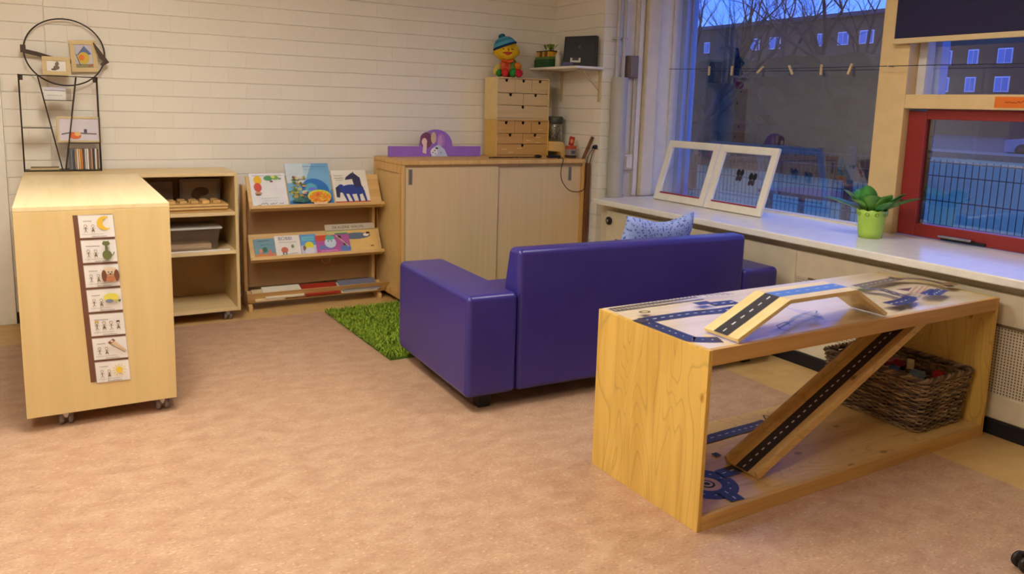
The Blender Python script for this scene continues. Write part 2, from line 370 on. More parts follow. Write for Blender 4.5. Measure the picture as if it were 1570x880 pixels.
# ---- window 2: fixed light above, red sash below
m = MB(); m.box(XW+.001, 4.50, .9, 2.824, 1.476, 1.555, PIER); m.box(XW+.001, 4.5, .55, .9, SZ, 2.45, PIER)
m.box(4.34, 4.42, 2.775, 2.824, 1.555, 2.45, C((206, 200, 196), .4)); m.box(4.42, 4.50, 2.74, 2.824, 1.555, 2.45, C((120, 142, 190), .4)); m.box(4.36, 4.42, .9, 2.775, 2.38, 2.45, FR)
w2 = struct(m.build('window_2', bevel=.003))
MB().box(GX+.01, GX+.016, .9, 2.775, 1.5551, 2.38, GLASS).build('window_pane', w2)
RED = C((138, 34, 30), .4, .5)
m = MB(); X0, X1 = 4.30, 4.36
m.box(X0, X1, 2.713, 2.822, SZ+.002, 1.462, RED); m.box(X0, X1, .905, 1.01, SZ+.002, 1.462, RED); m.box(X0, X1, 1.01, 2.713, SZ+.002, .822, RED); m.box(X0, X1, 1.01, 2.713, 1.417, 1.474, RED)
sash = m.build('window_sash', w2, bevel=.004)
MB().box(4.325, 4.331, 1.01, 2.713, .822, 1.417, GLASS).build('pane', sash)
m = MB(); m.box(4.335, 4.345, 2.690, 2.712, .822, 1.417, DARK); m.build('sash_seal', sash)
m = MB(); m.box(4.255, 4.299, 2.36, 2.545, SZ+.022, SZ+.034, CHROME); m.box(4.285, 4.299, 2.30, 2.545, SZ+.004, SZ+.022, DARK); m.build('window_stay', sash, bevel=.003)
struct(MB().box(4.50, 4.54, -1.6, 4.95, SZ-.05, SZ-.03, C((120, 118, 116), .5)).build('trim_3'))
# remaining piece of window wall towards the camera
struct(MB().box(XW, 4.5, -1.6, .549, SZ-.029, 2.45, C((220, 206, 176), .6)).build('wall_window_side'))
# ---- orange sticker on the transom
m = MB(); m.box(XW-.0015, XW-.0002, 1.97, 2.319, 1.487, 1.543, C((222, 112, 30), .5))
a = Art(m, (XW-.0016, 2.319, 1.487), (0, -1, 0), (0, 0, 1)); a.scribble(.05, .17, .03, .012, C((120, 40, 10), .6), .003); a.scribble(.18, .33, .03, .012, C((120, 40, 10), .6), .003)
tag(m.build('sticker', origin=(XW, 2.15, 1.49)), 'orange label strip stuck on the beige transom above the red window', 'sticker')
# ---- roller blind
t = thing('roller_blind', 'dark navy roller blind pulled part way down over the right window', 'blind', (4.2, 2, 1.84))
MB().box(4.215, 4.222, 1.0, 2.905, 1.868, 2.4, C((36, 32, 64), .8)).build('blind_fabric', t)
MB().box(4.208, 4.230, .99, 2.912, 1.838, 1.868, C((206, 182, 138), .5)).build('bottom_bar', t, bevel=.004)
m = MB(); m.tube([(4.218, .98, 2.42), (4.218, 2.92, 2.42)], .026, 14, C((200, 190, 170), .5)); m.build('roller', t)
# ---- radiator cover under the sill
t = thing('radiator_cover', 'cream metal convector cover with perforated grille under the window sill', 'radiator', (3.69, 2, .07))
CV = C((222, 208, 178), .45)
MB().box(3.66, 3.70, 3.0, 4.80, .072, .655, CV).build('cover_panel', t, bevel=.004)
m = MB(); m.box(3.66, 3.70, -1.58, 2.998, .505, .655, CV); m.box(3.66, 3.70, -1.58, 2.998, .072, .185, CV); m.build('cover_panel', t, bevel=.004)
MB().box(3.664, 3.70, -1.58, 2.998, .1851, .5049, holes_mat()).build('grille', t)
MB().box(3.648, 3.662, -1.58, 2.90, .503, .514, C((110, 92, 66), .5)).build('grille_rail', t)
m = MB(); m.lathe([(0, 0), (.026, 0), (.03, -.01), (.03, -.02), (.0, -.022)], (3.66, 4.755, .582), 18, C((40, 36, 34), .5), 'x'); m.lathe([(0, -.022), (.014, -.022), (.012, -.034), (0, -.036)], (3.66, 4.755, .582), 14, CHROME, 'x'); m.build('thermostat_knob', t)
m = MB(); m.box(3.655, 3.6605, 4.2, 4.68, .44, .452, C((120, 112, 96), .5)); m.build('vent_slot', t)
# ---- pipes on the reveal corner
m = MB(); m.tube([(3.79, 4.885, SZ+.001), (3.79, 4.885, 1.665)], .062, 24, C((172, 168, 160), .5)); m.tube([(3.79, 4.885, SZ+.001), (3.79, 4.885, SZ+.02)], .07, 24, C((172, 168, 160), .5))
tag(m.build('pipe_casing', origin=(3.79, 4.885, SZ)), 'thick grey round pipe casing standing on the end of the window sill', 'pipe')
for x, nm in ((3.765, 'thin grey conduit pipe rising from the thick casing, left of the pair'), (3.825, 'thin grey conduit pipe rising from the thick casing, right of the pair')):
    m = MB(); m.tube([(x, 4.90, 1.668), (x, 4.90, CEIL-.002)], .015, 12, C((182, 176, 166), .45))
    for z in (1.95, 2.4): m.box(x-.02, x+.02, 4.885, 4.949, z, z+.016, GREYP)
    tag(m.build('conduit', origin=(x, 4.9, 1.67)), nm, 'pipe', 'conduits above the pipe casing')
t = thing('junction_box', 'brown square junction box high on the wall beside the conduits', 'junction box', (3.9, 4.93, 1.66))
MB().box(3.875, 3.965, 4.885, 4.948, 1.665, 1.835, C((118, 100, 84), .5)).build('box', t, bevel=.004)
m = MB(); m.box(3.882, 3.958, 4.879, 4.8848, 1.672, 1.828, C((126, 108, 92), .5)); m.build('cover_plate', t, bevel=.003)
t = thing('wall_socket_box', 'cream surface-mounted switch box on the wall right of the pipe casing', 'switch', (3.93, 4.93, .97))
MB().box(3.885, 3.965, 4.90, 4.948, .955, 1.075, C((222, 208, 178), .4)).build('housing', t, bevel=.006)
MB().box(3.897, 3.953, 4.893, 4.8995, .968, 1.06, C((230, 218, 192), .35)).build('rocker', t, bevel=.003)
m = MB(); m.tube([(3.972, 4.94, 1.08), (3.972, 4.94, CEIL-.002)], .006, 8, C((222, 206, 180), .5)); m.tube([(3.986, 4.94, 1.10), (3.986, 4.94, CEIL-.002)], .006, 8, C((222, 206, 180), .5))
tag(m.build('cable_duct', origin=(3.94, 4.93, 1.1)), 'two slim cream cable ducts running up the wall above the switch box', 'cable duct')
m = MB(); m.box(3.995, 4.035, 4.925, 4.948, SZ+.001, CEIL-.002, C((224, 214, 200), .5)); tag(m.build('wall_strip', bevel=.003, origin=(4, 4.93, SZ)), 'pale vertical cover strip between the switch box and the window frame', 'cover strip')
# ---- wire with pegs across the window
def wire_z(y): return 1.715-.006*math.sin((y-3)*1.6)+.018*(y-3.0)
t = thing('hanging_wire', 'thin dark wire strung across the large window for hanging up drawings', 'wire', (4.2, 2.98, 1.7))
m = MB(); m.tube([(4.2, y, wire_z(y)) for y in [1.2+.1*i for i in range(37)]], .0022, 6, DARK); m.build('wire', t)
m = MB(); m.tube([(4.249, 2.916, wire_z(2.9)), (4.195, 2.916, wire_z(2.9))], .0035, 6, GREYP); m.build('screw_hook', t)
for i, (px, d) in enumerate(((1088, 'peg furthest left on the wire across the window'), (1123, 'second peg from the left on the window wire, upright'), (1168, 'third peg from the left on the window wire, tilted left'), (1212, 'fourth peg from the left on the window wire, leaning right'), (1260, 'fifth peg from the left on the window wire'), (1305, 'peg nearest the pier on the window wire, tilted'))):
    y = on(px, 97, 0, 4.2).y; z = wire_z(y); tl = (0, .1, .9, -.5, 0, .35)[i]
    T = Matrix.Translation((4.2, y, z)) @ Matrix.Rotation(tl, 4, 'X')
    tt = thing('clothes_peg', 'pale wooden '+d, 'peg', (4.2, y, z-.03), 0, 'pegs on the window wire')
    MB(T).hexa([(-.004, -.007, -.045), (-.001, -.007, -.045), (-.001, .007, -.045), (-.004, .007, -.045), (-.007, -.005, .02), (-.0025, -.005, .02), (-.0025, .005, .02), (-.007, .005, .02)], C((206, 182, 130), .6)).build('peg_half', tt)
    MB(T).hexa([(.001, -.007, -.045), (.004, -.007, -.045), (.004, .007, -.045), (.001, .007, -.045), (.0025, -.005, .02), (.007, -.005, .02), (.007, .005, .02), (.0025, .005, .02)], C((196, 170, 118), .6)).build('peg_half', tt)
# ---- two white picture frames leaning on the sill
def pic_frame(y0, y1, xb, xt, label, bf):
    hgt = .47; ang = math.atan2(xt-xb, .45); t = thing('framed_picture', label, 'picture frame', (xb, (y0+y1)/2, SZ), 0, 'white frames leaning on the window sill')
    T = Matrix.Translation((xb, y1, SZ+.006)) @ Matrix.Rotation(ang, 4, 'Y')      # local: y from y1(min) up, z up the frame
    w_ = y0-y1; b = .052; th = .022
    m = MB(T); m.box(0, th, 0, w_, 0, b, WHITE); m.box(0, th, 0, w_, hgt-b, hgt, WHITE); m.box(0, th, 0, b, b, hgt-b, WHITE); m.box(0, th, w_-b, w_, b, hgt-b, WHITE)
    m.build('frame', t, bevel=.002)
    MB(T).box(.008, .011, b, w_-b, b, hgt-b, PICGLASS).build('pane', t)
    m = MB(T); m.box(.004, .0078, b, w_-b, b, b+.012, C((150, 40, 60), .6)); m.build('mount_strip', t)
    if bf:
        for (yc, zc, s_) in ((.16, .24, 1), (.28, .26, .95)):
            m = MB(T)
            for q in (-1, 1):
                m.ell((.006, yc+q*.018*s_, zc+.022*s_), (.0015, .018*s_, .026*s_), DARK, 10, 6); m.ell((.006, yc+q*.014*s_, zc-.022*s_), (.0015, .014*s_, .02*s_), C((60, 40, 50), .6), 10, 6)
            m.ell((.005, yc, zc), (.002, .004, .035*s_), BLACKM, 8, 6)
            m.build('butterfly_print', t)
pic_frame(4.685, 4.145, 4.01, 4.15, 'white square frame with empty glass leaning on the sill, nearer the pipe', False)
pic_frame(4.125, 3.60, 4.00, 4.14, 'white square frame showing two dark butterflies, leaning beside the plant side', True)
# ---- potted plant
t = thing('potted_plant', 'lime green scalloped pot with a broad-leaved green plant on the window sill', 'plant', (3.985, 2.775, SZ))
GP = C((168, 204, 84), .4); n = 40; c = (3.985, 2.775, SZ+.001)
m = MB(); v = []; rings = [(.001, .0), (.060, 0), (.066, .03), (.074, .12), (.083, .155), (.079, .155), (.070, .11), (.068, .10)]
for (r, h) in rings:
    for j in range(n):
        a = 2*math.pi*j/n; hh = h+(.007*abs(math.cos(a*5)) if h >= .155 else 0); v.append((c[0]+r*math.cos(a), c[1]+r*math.sin(a), c[2]+hh))
m.add(v, [(i*n+j, i*n+(j+1) % n, (i+1)*n+(j+1) % n, (i+1)*n+j) for i in range(len(rings)-1) for j in range(n)], GP, True)
for j in range(10):
    a = 2*math.pi*(j+.5)/10
    for q in range(8):
        a1 = 2*math.pi*q/8; a2 = 2*math.pi*(q+1)/8
    ctr = Vector((c[0]+.0805*math.cos(a), c[1]+.0805*math.sin(a), c[2]+.137)); tg = Vector((-math.sin(a), math.cos(a), 0))
    m.tube([ctr+tg*(.010*math.cos(2*math.pi*q/10))+Vector((0, 0, .009*math.sin(2*math.pi*q/10))) for q in range(10)], .002, 5, C((112, 150, 50), .5), closed=True)
m.build('plant_pot', t)
m = MB(); m.lathe([(0, 0), (.069, 0)], (c[0], c[1], c[2]+.118), 20, C((58, 40, 26), .9)); m.build('soil', t)
LF = C((66, 136, 56), .35, .5, var=.25); LF2 = C((96, 150, 60), .35, .5, var=.2)
def leaf(m, base_, az, L, W, rise, droop, mat):
    d = Vector((math.cos(az), math.sin(az), 0)); sd = Vector((-math.sin(az), math.cos(az), 0)); vs = []; k = 9
    for i in range(k+1):
        s = i/k; p = base_+d*(L*s*(1-.12*s))+Vector((0, 0, rise*s-droop*s*s)); w_ = W*math.sin(math.pi*min(1, s*.95+.03))**.8*(1 if s < .9 else .7)
        if i < 3: w_ *= (.18, .35, .75)[i]
        vs += [p-sd*w_+Vector((0, 0, w_*.35)), p, p+sd*w_+Vector((0, 0, w_*.35))]
    o = [p-Vector((0, 0, .0012)) for p in vs]
    fs = []
    for i in range(k):
        for q in (0, 1): fs.append((3*i+q, 3*i+3+q, 3*i+4+q, 3*i+1+q))
    nv = len(vs); f2 = [tuple(nv+j for j in reversed(f)) for f in fs]
    rim = [(3*i, nv+3*i, nv+3*i+3, 3*i+3) for i in range(k)]+[(3*i+5, nv+3*i+5, nv+3*i+2, 3*i+2) for i in range(k)]
    m.add(vs+o, fs+f2+rim, mat, True)
lr = random.Random(3)
for i in range(17):
    az = i*2.4+lr.uniform(-.2, .2); L = lr.uniform(.10, .17); m = MB()
    leaf(m, Vector((c[0]+.02*math.cos(az), c[1]+.02*math.sin(az), c[2]+.12)), az, L, lr.uniform(.040, .055), lr.uniform(.12, .20), lr.uniform(.02, .08), LF if i % 3 else LF2)
    m.build('leaf', t, smooth=True)
for az, L, r_ in ((R_(-62), .27, .17), (R_(118), .30, .14), (R_(100), .24, .11)):
    m = MB(); leaf(m, Vector((c[0], c[1], c[2]+.12)), az, L, .046, r_, .05, LF); m.build('leaf', t, smooth=True)
# ------------------------------------------------------------------ casters
def caster(parent, x, y, ztop, sc=1.0):
    m = MB(); r = .027*sc
    m.box(x-.022*sc, x+.022*sc, y-.022*sc, y+.022*sc, ztop-.004, ztop-.0003, CHROME)
    m.hexa([(x-.005*sc, y-.012*sc, r), (x+.005*sc, y-.012*sc, r), (x+.005*sc, y+.02*sc, r), (x-.005*sc, y+.02*sc, r), (x-.016*sc, y-.016*sc, ztop-.004), (x+.016*sc, y-.016*sc, ztop-.004), (x+.016*sc, y+.016*sc, ztop-.004), (x-.016*sc, y+.016*sc, ztop-.004)], CHROME)
    o = m.build('caster', parent, bevel=.002)
    for q in (-1, 1):
        m = MB(); c = (x+q*.0155*sc, y+.006*sc, r)
        m.lathe([(0, -.0085*sc), (r*.8, -.0085*sc), (r, -.005*sc), (r, .005*sc), (r*.8, .009*sc), (0, .009*sc)], c, 20, C((120, 108, 104), .4), 'x')
        m.build('wheel', o)
# ------------------------------------------------------------------ long cabinet with end panel to the camera
t = thing('storage_cabinet', 'long birch cabinet on castors with picture cards hanging on its end panel', 'cabinet', (.14, 4.4, 0))
ax0, ax1, ay0, ay1, az0, az1 = -.153, .432, 3.715, 5.15, .066, .962
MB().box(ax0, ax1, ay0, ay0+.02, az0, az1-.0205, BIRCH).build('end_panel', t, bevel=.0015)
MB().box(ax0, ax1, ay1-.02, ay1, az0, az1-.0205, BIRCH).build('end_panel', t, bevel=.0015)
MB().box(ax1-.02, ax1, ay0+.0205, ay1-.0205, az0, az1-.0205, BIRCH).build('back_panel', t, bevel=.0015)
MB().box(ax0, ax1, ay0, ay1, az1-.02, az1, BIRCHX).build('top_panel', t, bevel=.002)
MB().box(ax0, ax1-.0205, ay0+.0205, ay1-.0205, az0, az0+.02, BIRCHS).build('bottom_panel', t)
MB().box(ax0+.02, ax1-.0205, ay0+.0205, ay1-.0205, .5, .52, BIRCHS).build('shelf', t)
for x, y in ((-.01, 3.77), (.375, 3.77), (-.05, 5.08), (.37, 5.08)): caster(t, x, y, az0, 1.15)
# ------------------------------------------------------------------ open shelf unit against the wall
t = thing('shelf_unit', 'low open birch shelf unit on castors in the corner behind the long cabinet', 'shelf unit', (.43, 5.38, 0))
bx0, bx1, by0, by1, bz = -.15, 1.004, 5.157, 5.60, .958
MB().box(bx1-.02, bx1, by0, by1, .066, bz-.0205, BIRCH).build('side_panel', t, bevel=.0015)
MB().box(bx0, bx0+.02, by0, by1, .066, bz-.0205, BIRCH).build('side_panel', t, bevel=.0015)
MB().box(.28, .30, by0+.002, by1-.01, .0865, bz-.0205, BIRCH).build('divider', t)
MB().box(bx0, bx1, by0, by1, bz-.02, bz, BIRCHS).build('top_panel', t, bevel=.002)
MB().box(bx0+.0205, bx1-.0205, by1-.008, by1, .0865, bz-.0205, C((172, 136, 88), .5)).build('back_panel', t)
for z0, z1 in ((.066, .086), (.440, .462), (.688, .710)):
    MB().box(.3005 if z0 > .1 else bx0+.0205, bx1-.0205, by0+.003, by1-.009, z0, z1, BIRCHS).build('shelf', t, bevel=.0015)
for x, y in ((.93, 5.20), (.93, 5.54), (-.08, 5.54), (.33, 5.54)): caster(t, x, y, .066)
# trays of wooden puzzles
for k, (z, dx, lb) in enumerate(((.711, .02, 'wooden puzzle board at the bottom of the stack in the open shelf unit'), (.7285, .005, 'wooden puzzle board in the middle of the stack in the open shelf unit'), (.746, .01, 'wooden knob puzzle board on top of the stack in the open shelf unit'))):
    t = thing('puzzle_board', lb, 'puzzle', (.75, 5.28, z), 0, 'puzzle boards stacked in the shelf unit')
    MB().box(.56+dx, .94+dx, 5.175+dx, 5.44, z, z+.014, C((214, 172, 104), .5)).build('board', t, bevel=.003)
    if k < 2:
        MB().box(.565+dx, .935+dx, 5.18+dx, 5.435, z+.0142, z+.0158, C((120, 72, 36), .6)).build('inlay', t)
    else:
        for i in range(5):
            for j in range(2):
                MB().box(.60+i*.066, .645+i*.066, 5.22+j*.1, 5.27+j*.1, z+.0142, z+.034, C((206, 164, 98), .5, var=.15)).build('puzzle_piece', t, bevel=.004)
t = thing('game_box', 'grey game box with a printed lid standing at the back of the top shelf compartment', 'box', (.8, 5.52, .711))
m = MB(); m.box(.70, .95, 5.47, 5.50, .7105, .895, C((128, 112, 100), .5)); a = Art(m, (.70, 5.4698, .7105), (1, 0, 0), (0, 0, 1))
a.rect(.02, .02, .23, .165, C((150, 132, 116), .5)); a.ell(.13, .10, .05, .03, C((90, 66, 46), .5)); a.ell(.10, .08, .03, .03, C((100, 76, 52), .5)); m.build('box_body', t, bevel=.002)
t = thing('game_box', 'plain dark box leaning at the back of the top shelf compartment beside the grey one', 'box', (.6, 5.52, .711))
MB().box(.50, .66, 5.48, 5.51, .7105, .88, C((120, 100, 88), .5)).build('box_body', t, bevel=.002)
# translucent plastic box on the middle shelf
t = thing('plastic_box', 'clear plastic storage box with a flat lid on the middle shelf of the open unit', 'box', (.72, 5.36, .463))
PL = glass('clear_plastic', (.82, .8, .78), .8)
m = MB(); m.hexa([(.56, 5.22, .4635), (.88, 5.22, .4635), (.88, 5.46, .4635), (.56, 5.46, .4635), (.54, 5.20, .60), (.90, 5.20, .60), (.90, 5.48, .60), (.54, 5.48, .60)], PL); m.build('tub', t, bevel=.006)
MB().box(.53, .91, 5.19, 5.49, .601, .612, C((186, 180, 166), .35)).build('lid', t, bevel=.003)
m = MB(); m.box(.59, .85, 5.25, 5.43, .4655, .50, C((196, 168, 132), .6)); m.build('contents', t)
m = MB(); m.box(.56, .95, 5.17, 5.19, .4635, .470, PAPER); tag(m.build('paper_sheet', origin=(.7, 5.18, .463)), 'white paper strip lying at the front edge of the middle shelf', 'paper')
# ------------------------------------------------------------------ schedule strip and cards on the end panel
yc = ay0-.0015
m = MB(); S = [(.056, .921), (.088, .921), (.150, .55), (.252, .183), (.100, .183), (.09, .30)]
m.prism([(.058, .921), (.205, .921), (.246, .180), (.090, .190)], 'y', yc, yc+.001, C((112, 72, 52), .7))
tag(m.build('ribbon', origin=(.15, yc, .92)), 'slanting brown ribbon hanging down the cabinet end panel behind the picture cards', 'ribbon')
KD = [C((90, 74, 60), .7), C((120, 106, 70), .7)]
def kid(a, u, v, s, k=0, hat=None):
    a.ell(u, v+.010*s, .0055*s, .0055*s, KD[0], 10); a.ell(u, v+.0098*s, .0044*s, .0044*s, C((232, 214, 194), .7), 10)
    a.line([(u-.003*s, v+.0045*s), (u, v+.004*s), (u+.003*s, v+.0045*s)], .0012, KD[0]); a.line([(u, v+.004*s), (u, v-.006*s)], .0025, KD[k]); a.line([(u-.008*s, v+.001*s), (u+.008*s, v+.001*s)], .0012, KD[0])
    a.line([(u-.005*s, v-.014*s), (u, v-.006*s), (u+.005*s, v-.014*s)], .0014, KD[0])
    if k: a.poly([(u-.006*s, v-.009*s), (u+.006*s, v-.009*s), (u, v+.003*s)], KD[1])
    if hat: a.ell(u, v+.015*s, .006*s, .003*s, hat, 10)
labs = ['picture card with a yellow moon, topmost on the brown ribbon', 'picture card with a long-necked green cat, on the cabinet end', 'picture card with a brown long-eared dog face, on the cabinet end', 'picture card with a yellow and blue cap, on the cabinet end', 'picture card with four little children in a row, on the cabinet end', 'picture card with a hand saw, on the cabinet end', 'picture card with a yellow sun, lowest on the brown ribbon']
TL0, TL6 = Vector((.0755, 0, .921)), Vector((.108, 0, .277))
for k in range(7):
    tl = TL0.lerp(TL6, k/6.); w_, h_ = .134, .098
    if k == 6: h_ = .094
    ud = Vector((1, 0, -.012 if k < 4 else -.03)).normalized(); vd = Vector((-.05, 0, 1)).normalized()
    m = MB(); O = Vector((tl.x, yc-.0015, tl.z))-vd*h_
    q = [O, O+ud*w_, O+ud*w_+vd*h_, O+vd*h_]
    m.hexa([q[0], q[1], q[1]+Vector((0, .0012, 0)), q[0]+Vector((0, .0012, 0)), q[3], q[2], q[2]+Vector((0, .0012, 0)), q[3]+Vector((0, .0012, 0))], PAPER)
    a = Art(m, O+Vector((0, -.0003, 0)), ud, vd)
    a.line([(.001, .001), (w_-.001, .001), (w_-.001, h_-.001), (.001, h_-.001), (.001, .001)], .0012, C((150, 136, 120), .7))
    a.scribble(.018, .05+.02*(k in (1, 4)), .072, .002, INK, .0016); a.scribble(.045, .10, .006, .0018, INK, .0014); a.scribble(.01, .09, .016, .0015, C((160, 150, 140), .7), .0012)
    if k != 4:
        kid(a, .025, .04, 1.15); kid(a, .052, .04, 1.15, 1)
    if k == 0:
        Y = C((226, 184, 60), .6); pts = [(.098+.030*math.cos(t_), .062+.030*math.sin(t_)) for t_ in [R_(60+i*15) for i in range(17)]]; pts += [(.110+.020*math.cos(t_), .062+.022*math.sin(t_)) for t_ in [R_(285-i*14) for i in range(15)]]
        for i in range(0, 15): a.k = 3; a.poly([pts[i], pts[i+1], pts[-2-i+0], pts[-1-i]], Y)
    if k == 1:
        G = C((104, 112, 64), .6); a.ell(.094, .033, .018, .021, G); a.poly([(.087, .04), (.101, .04), (.098, .08), (.090, .08)], G); a.ell(.094, .083, .015, .010, G); a.poly([(.082, .088), (.086, .096), (.09, .09)], G); a.poly([(.098, .09), (.103, .096), (.106, .088)], G); a.line([(.108, .03), (.118, .034), (.122, .046)], .004, G)
    if k == 2:
        B = C((116, 72, 46), .6); a.ell(.098, .058, .026, .03, C((186, 140, 104), .6)); a.ell(.098, .072, .027, .016, C((214, 190, 160), .6)); a.ell(.074, .05, .010, .026, B); a.ell(.122, .05, .010, .026, B); a.ell(.098, .036, .018, .012, C((184, 116, 78), .6)); a.ell(.092, .066, .003, .003, INK, 8); a.ell(.104, .066, .003, .003, INK, 8); a.ell(.098, .058, .004, .003, INK, 8)
    if k == 3:
        a.ell(.092, .062, .030, .018, C((218, 206, 84), .6)); a.ell(.084, .046, .016, .008, C((120, 128, 150), .6)); a.poly([(.10, .05), (.128, .052), (.11, .036)], C((176, 176, 100), .6)); a.poly([(.116, .048), (.13, .05), (.122, .038)], C((90, 88, 90), .6))
    if k == 4:
        for i in range(4): kid(a, .026+i*.027, .046, 1.3, i % 2, (C((206, 160, 70), .6), None, None, C((60, 46, 40), .6))[i])
    if k == 5:
        a.poly([(.062, .078), (.082, .088), (.130, .036), (.122, .03)], C((206, 178, 146), .6)); a.poly([(.058, .078), (.068, .070), (.090, .086), (.080, .094)], C((140, 92, 62), .6)); a.ell(.075, .083, .005, .004, PAPER, 8); a.line([(.062, .076), (.122, .029)], .002, INK)
    if k == 6:
        Y = C((228, 196, 70), .6); a.ell(.092, .055, .014, .015, Y)
        for i in range(12): t_ = i*math.pi/6; a.line([(.092+.017*math.cos(t_), .055+.018*math.sin(t_)), (.092+.028*math.cos(t_), .055+.027*math.sin(t_))], .003, Y)
    tag(m.build('picture_card', origin=tuple(tl)), labs[k], 'card', 'day schedule cards on the cabinet')
# ------------------------------------------------------------------ wire wall shelf standing on the cabinet
BR = C((58, 44, 32), .45, .4)
t = thing('wire_shelf', 'black wire shelf frame with slanting dividers standing on the long cabinet', 'wire shelf', (.05, 5.52, bz))
y0, y1 = 5.44, 5.52; zb, zt, xl, xr = bz+.004, 1.523, -.148, .256
r_ = .0042
m = MB()
for yy in (y0, y1): m.tube([(xl, yy, zb), (xr, yy, zb), (xr, yy, zt), (xl, yy, zt)], r_, 6, BR, closed=True)
for p in ((xl, zb), (xr, zb), (xr, zt), (xl, zt)): m.tube([(p[0], y0, p[1]), (p[0], y1, p[1])], r_, 6, BR)
m.box(xl, xl+.02, y1, y1+.002, zt-.03, zt, BR); m.box(xr-.02, xr, y1, y1+.002, zt-.03, zt, BR)
m.build('outer_frame', t)
for (xa, xb) in ((-.052, .048), (.146, .066)):
    m = MB()
    for yy in (y0, y1): m.tube([(xa, yy, zt-.004), (xb, yy, zb+.004)], r_*.9, 6, BR)
    m.build('slanting_divider', t)
for (xa, xb, z) in ((-.146, .004, 1.217), (-.027, .123, 1.381), (.086, .252, 1.128)):
    MB().box(xa, xb, y0, y1, z-.003, z+.001, BR).build('shelf_plate', t)
MB().box(xl+.004, xr-.004, y0, y1, zb+.0045, zb+.0065, BR).build('shelf_plate', t)
# picture frame lying across, small board frames, cards and discs
def framed(label, cx, z0, w_, h_, y, bcol, art, tilt=0, b=.02, back=0.0):
    t = thing('framed_picture', label, 'picture frame', (cx, y, z0))
    T = Matrix.Translation((cx, y, z0)) @ Matrix.Rotation(tilt, 4, 'Y') @ Matrix.Rotation(-back, 4, 'X')
    m = MB(T); d = .014; h2 = w_/2
    m.box(-h2, h2, 0, d, 0, b, bcol); m.box(-h2, h2, 0, d, h_-b, h_, bcol); m.box(-h2, -h2+b, 0, d, b, h_-b, bcol); m.box(h2-b, h2, 0, d, b, h_-b, bcol); m.build('frame', t, bevel=.0015)
    m = MB(T); m.box(-h2+b, h2-b, .007, .009, b, h_-b, PAPER); a = Art(m, T @ Vector((-h2+b, .0068, b)), T.to_3x3() @ Vector((1, 0, 0)), T.to_3x3() @ Vector((0, 0, 1))); art(a, w_-2*b, h_-2*b); m.build('picture', t)
    return t
def art_boat(a, w, h):
    a.rect(0, 0, w, h, C((208, 198, 204), .5)); a.line([(w*.06, h*.28), (w*.25, h*.35), (w*.94, h*.30)], .008, C((110, 100, 100), .5)); a.ell(w*.40, h*.22, w*.15, h*.16, C((218, 110, 60), .5)); a.ell(w*.46, h*.30, w*.08, h*.1, C((226, 180, 120), .5)); a.rect(w*.62, h*.36, w*.70, h*.52, C((92, 82, 96), .5))
FBW = C((200, 180, 134), .5)
framed('wide framed print with an orange shape, standing in the wire shelf above the discs', .147, 1.1305, .236, .155, 5.47, FBW, art_boat, b=.012)
def art_bird(a, w, h):
    a.rect(0, 0, w, h, C((196, 190, 200), .5)); a.poly([(w*.1, h*.55), (w*.55, h*.95), (w*.95, h*.6), (w*.6, h*.5)], C((92, 110, 150), .5)); a.ell(w*.48, h*.42, w*.34, h*.26, C((214, 180, 62), .5)); a.ell(w*.36, h*.44, w*.16, h*.13, C((226, 120, 44), .5)); a.rect(w*.0, 0, w, h*.16, C((150, 136, 96), .5)); a.line([(w*.05, h*.6), (w*.25, h*.1)], .004, C((90, 70, 60), .5)); a.line([(w*.7, h*.05), (w*.95, h*.12)], .005, C((190, 60, 40), .5))
framed('upright wooden frame with a yellow and blue drawing, hanging inside the hoop', .204, 1.557, .146, .190, 5.60, C((214, 188, 134), .5), art_bird, -.05, b=.026)
def art_mouse(a, w, h):
    G = C((120, 104, 84), .5); a.ell(w*.5, h*.35, w*.16, h*.22, G); a.ell(w*.53, h*.66, w*.11, h*.12, G); a.poly([(w*.42, h*.74), (w*.55, h*.98), (w*.66, h*.74)], G); a.ell(w*.36, h*.16, w*.14, h*.1, C((96, 84, 66), .5))
framed('small beige frame with a little grey drawing standing on top of the wire shelf', .048, 1.5285, .148, .108, 5.50, C((206, 182, 134), .5), art_mouse, 0, b=.024)
t = thing('greeting_card', 'white card standing in the upper compartment of the wire shelf', 'card', (.02, 5.48, 1.383))
m = MB(); m.box(-.022, .085, 5.475, 5.478, 1.3825, 1.455, PAPER); a = Art(m, (-.022, 5.4748, 1.3825), (1, 0, 0), (0, 0, 1)); a.line([(.0, .055), (.107, .055)], .004, C((130, 120, 150), .6)); a.scribble(.01, .09, .026, .006, C((120, 110, 100), .6), .0015); a.rect(0, .062, .107, .0725, C((206, 200, 214), .6)); m.build('card', t)
t = thing('glass_block', 'small clear plastic holder beside the white card in the wire shelf', 'holder', (.1, 5.48, 1.383))
MB().box(.088, .116, 5.46, 5.49, 1.3825, 1.45, PL).build('holder', t, bevel=.002)
cols = [(90, 92, 96), (110, 112, 110), (70, 74, 84), (150, 120, 90), (200, 190, 176), (208, 160, 96), (196, 120, 60), (84, 78, 74), (190, 180, 168), (206, 204, 200), (120, 96, 72), (176, 130, 96), (60, 64, 76), (214, 206, 190), (110, 84, 60)]
x = .083; cn = ['leftmost', 'second', 'third', 'fourth', 'fifth', 'sixth', 'seventh', 'eighth', 'ninth', 'tenth', 'eleventh', 'twelfth', 'thirteenth', 'fourteenth', 'rightmost']
cc = ['grey', 'light grey', 'slate', 'brown', 'cream', 'tan', 'orange', 'dark grey', 'pale grey', 'white', 'umber', 'light brown', 'dark blue', 'ivory', 'dark brown']
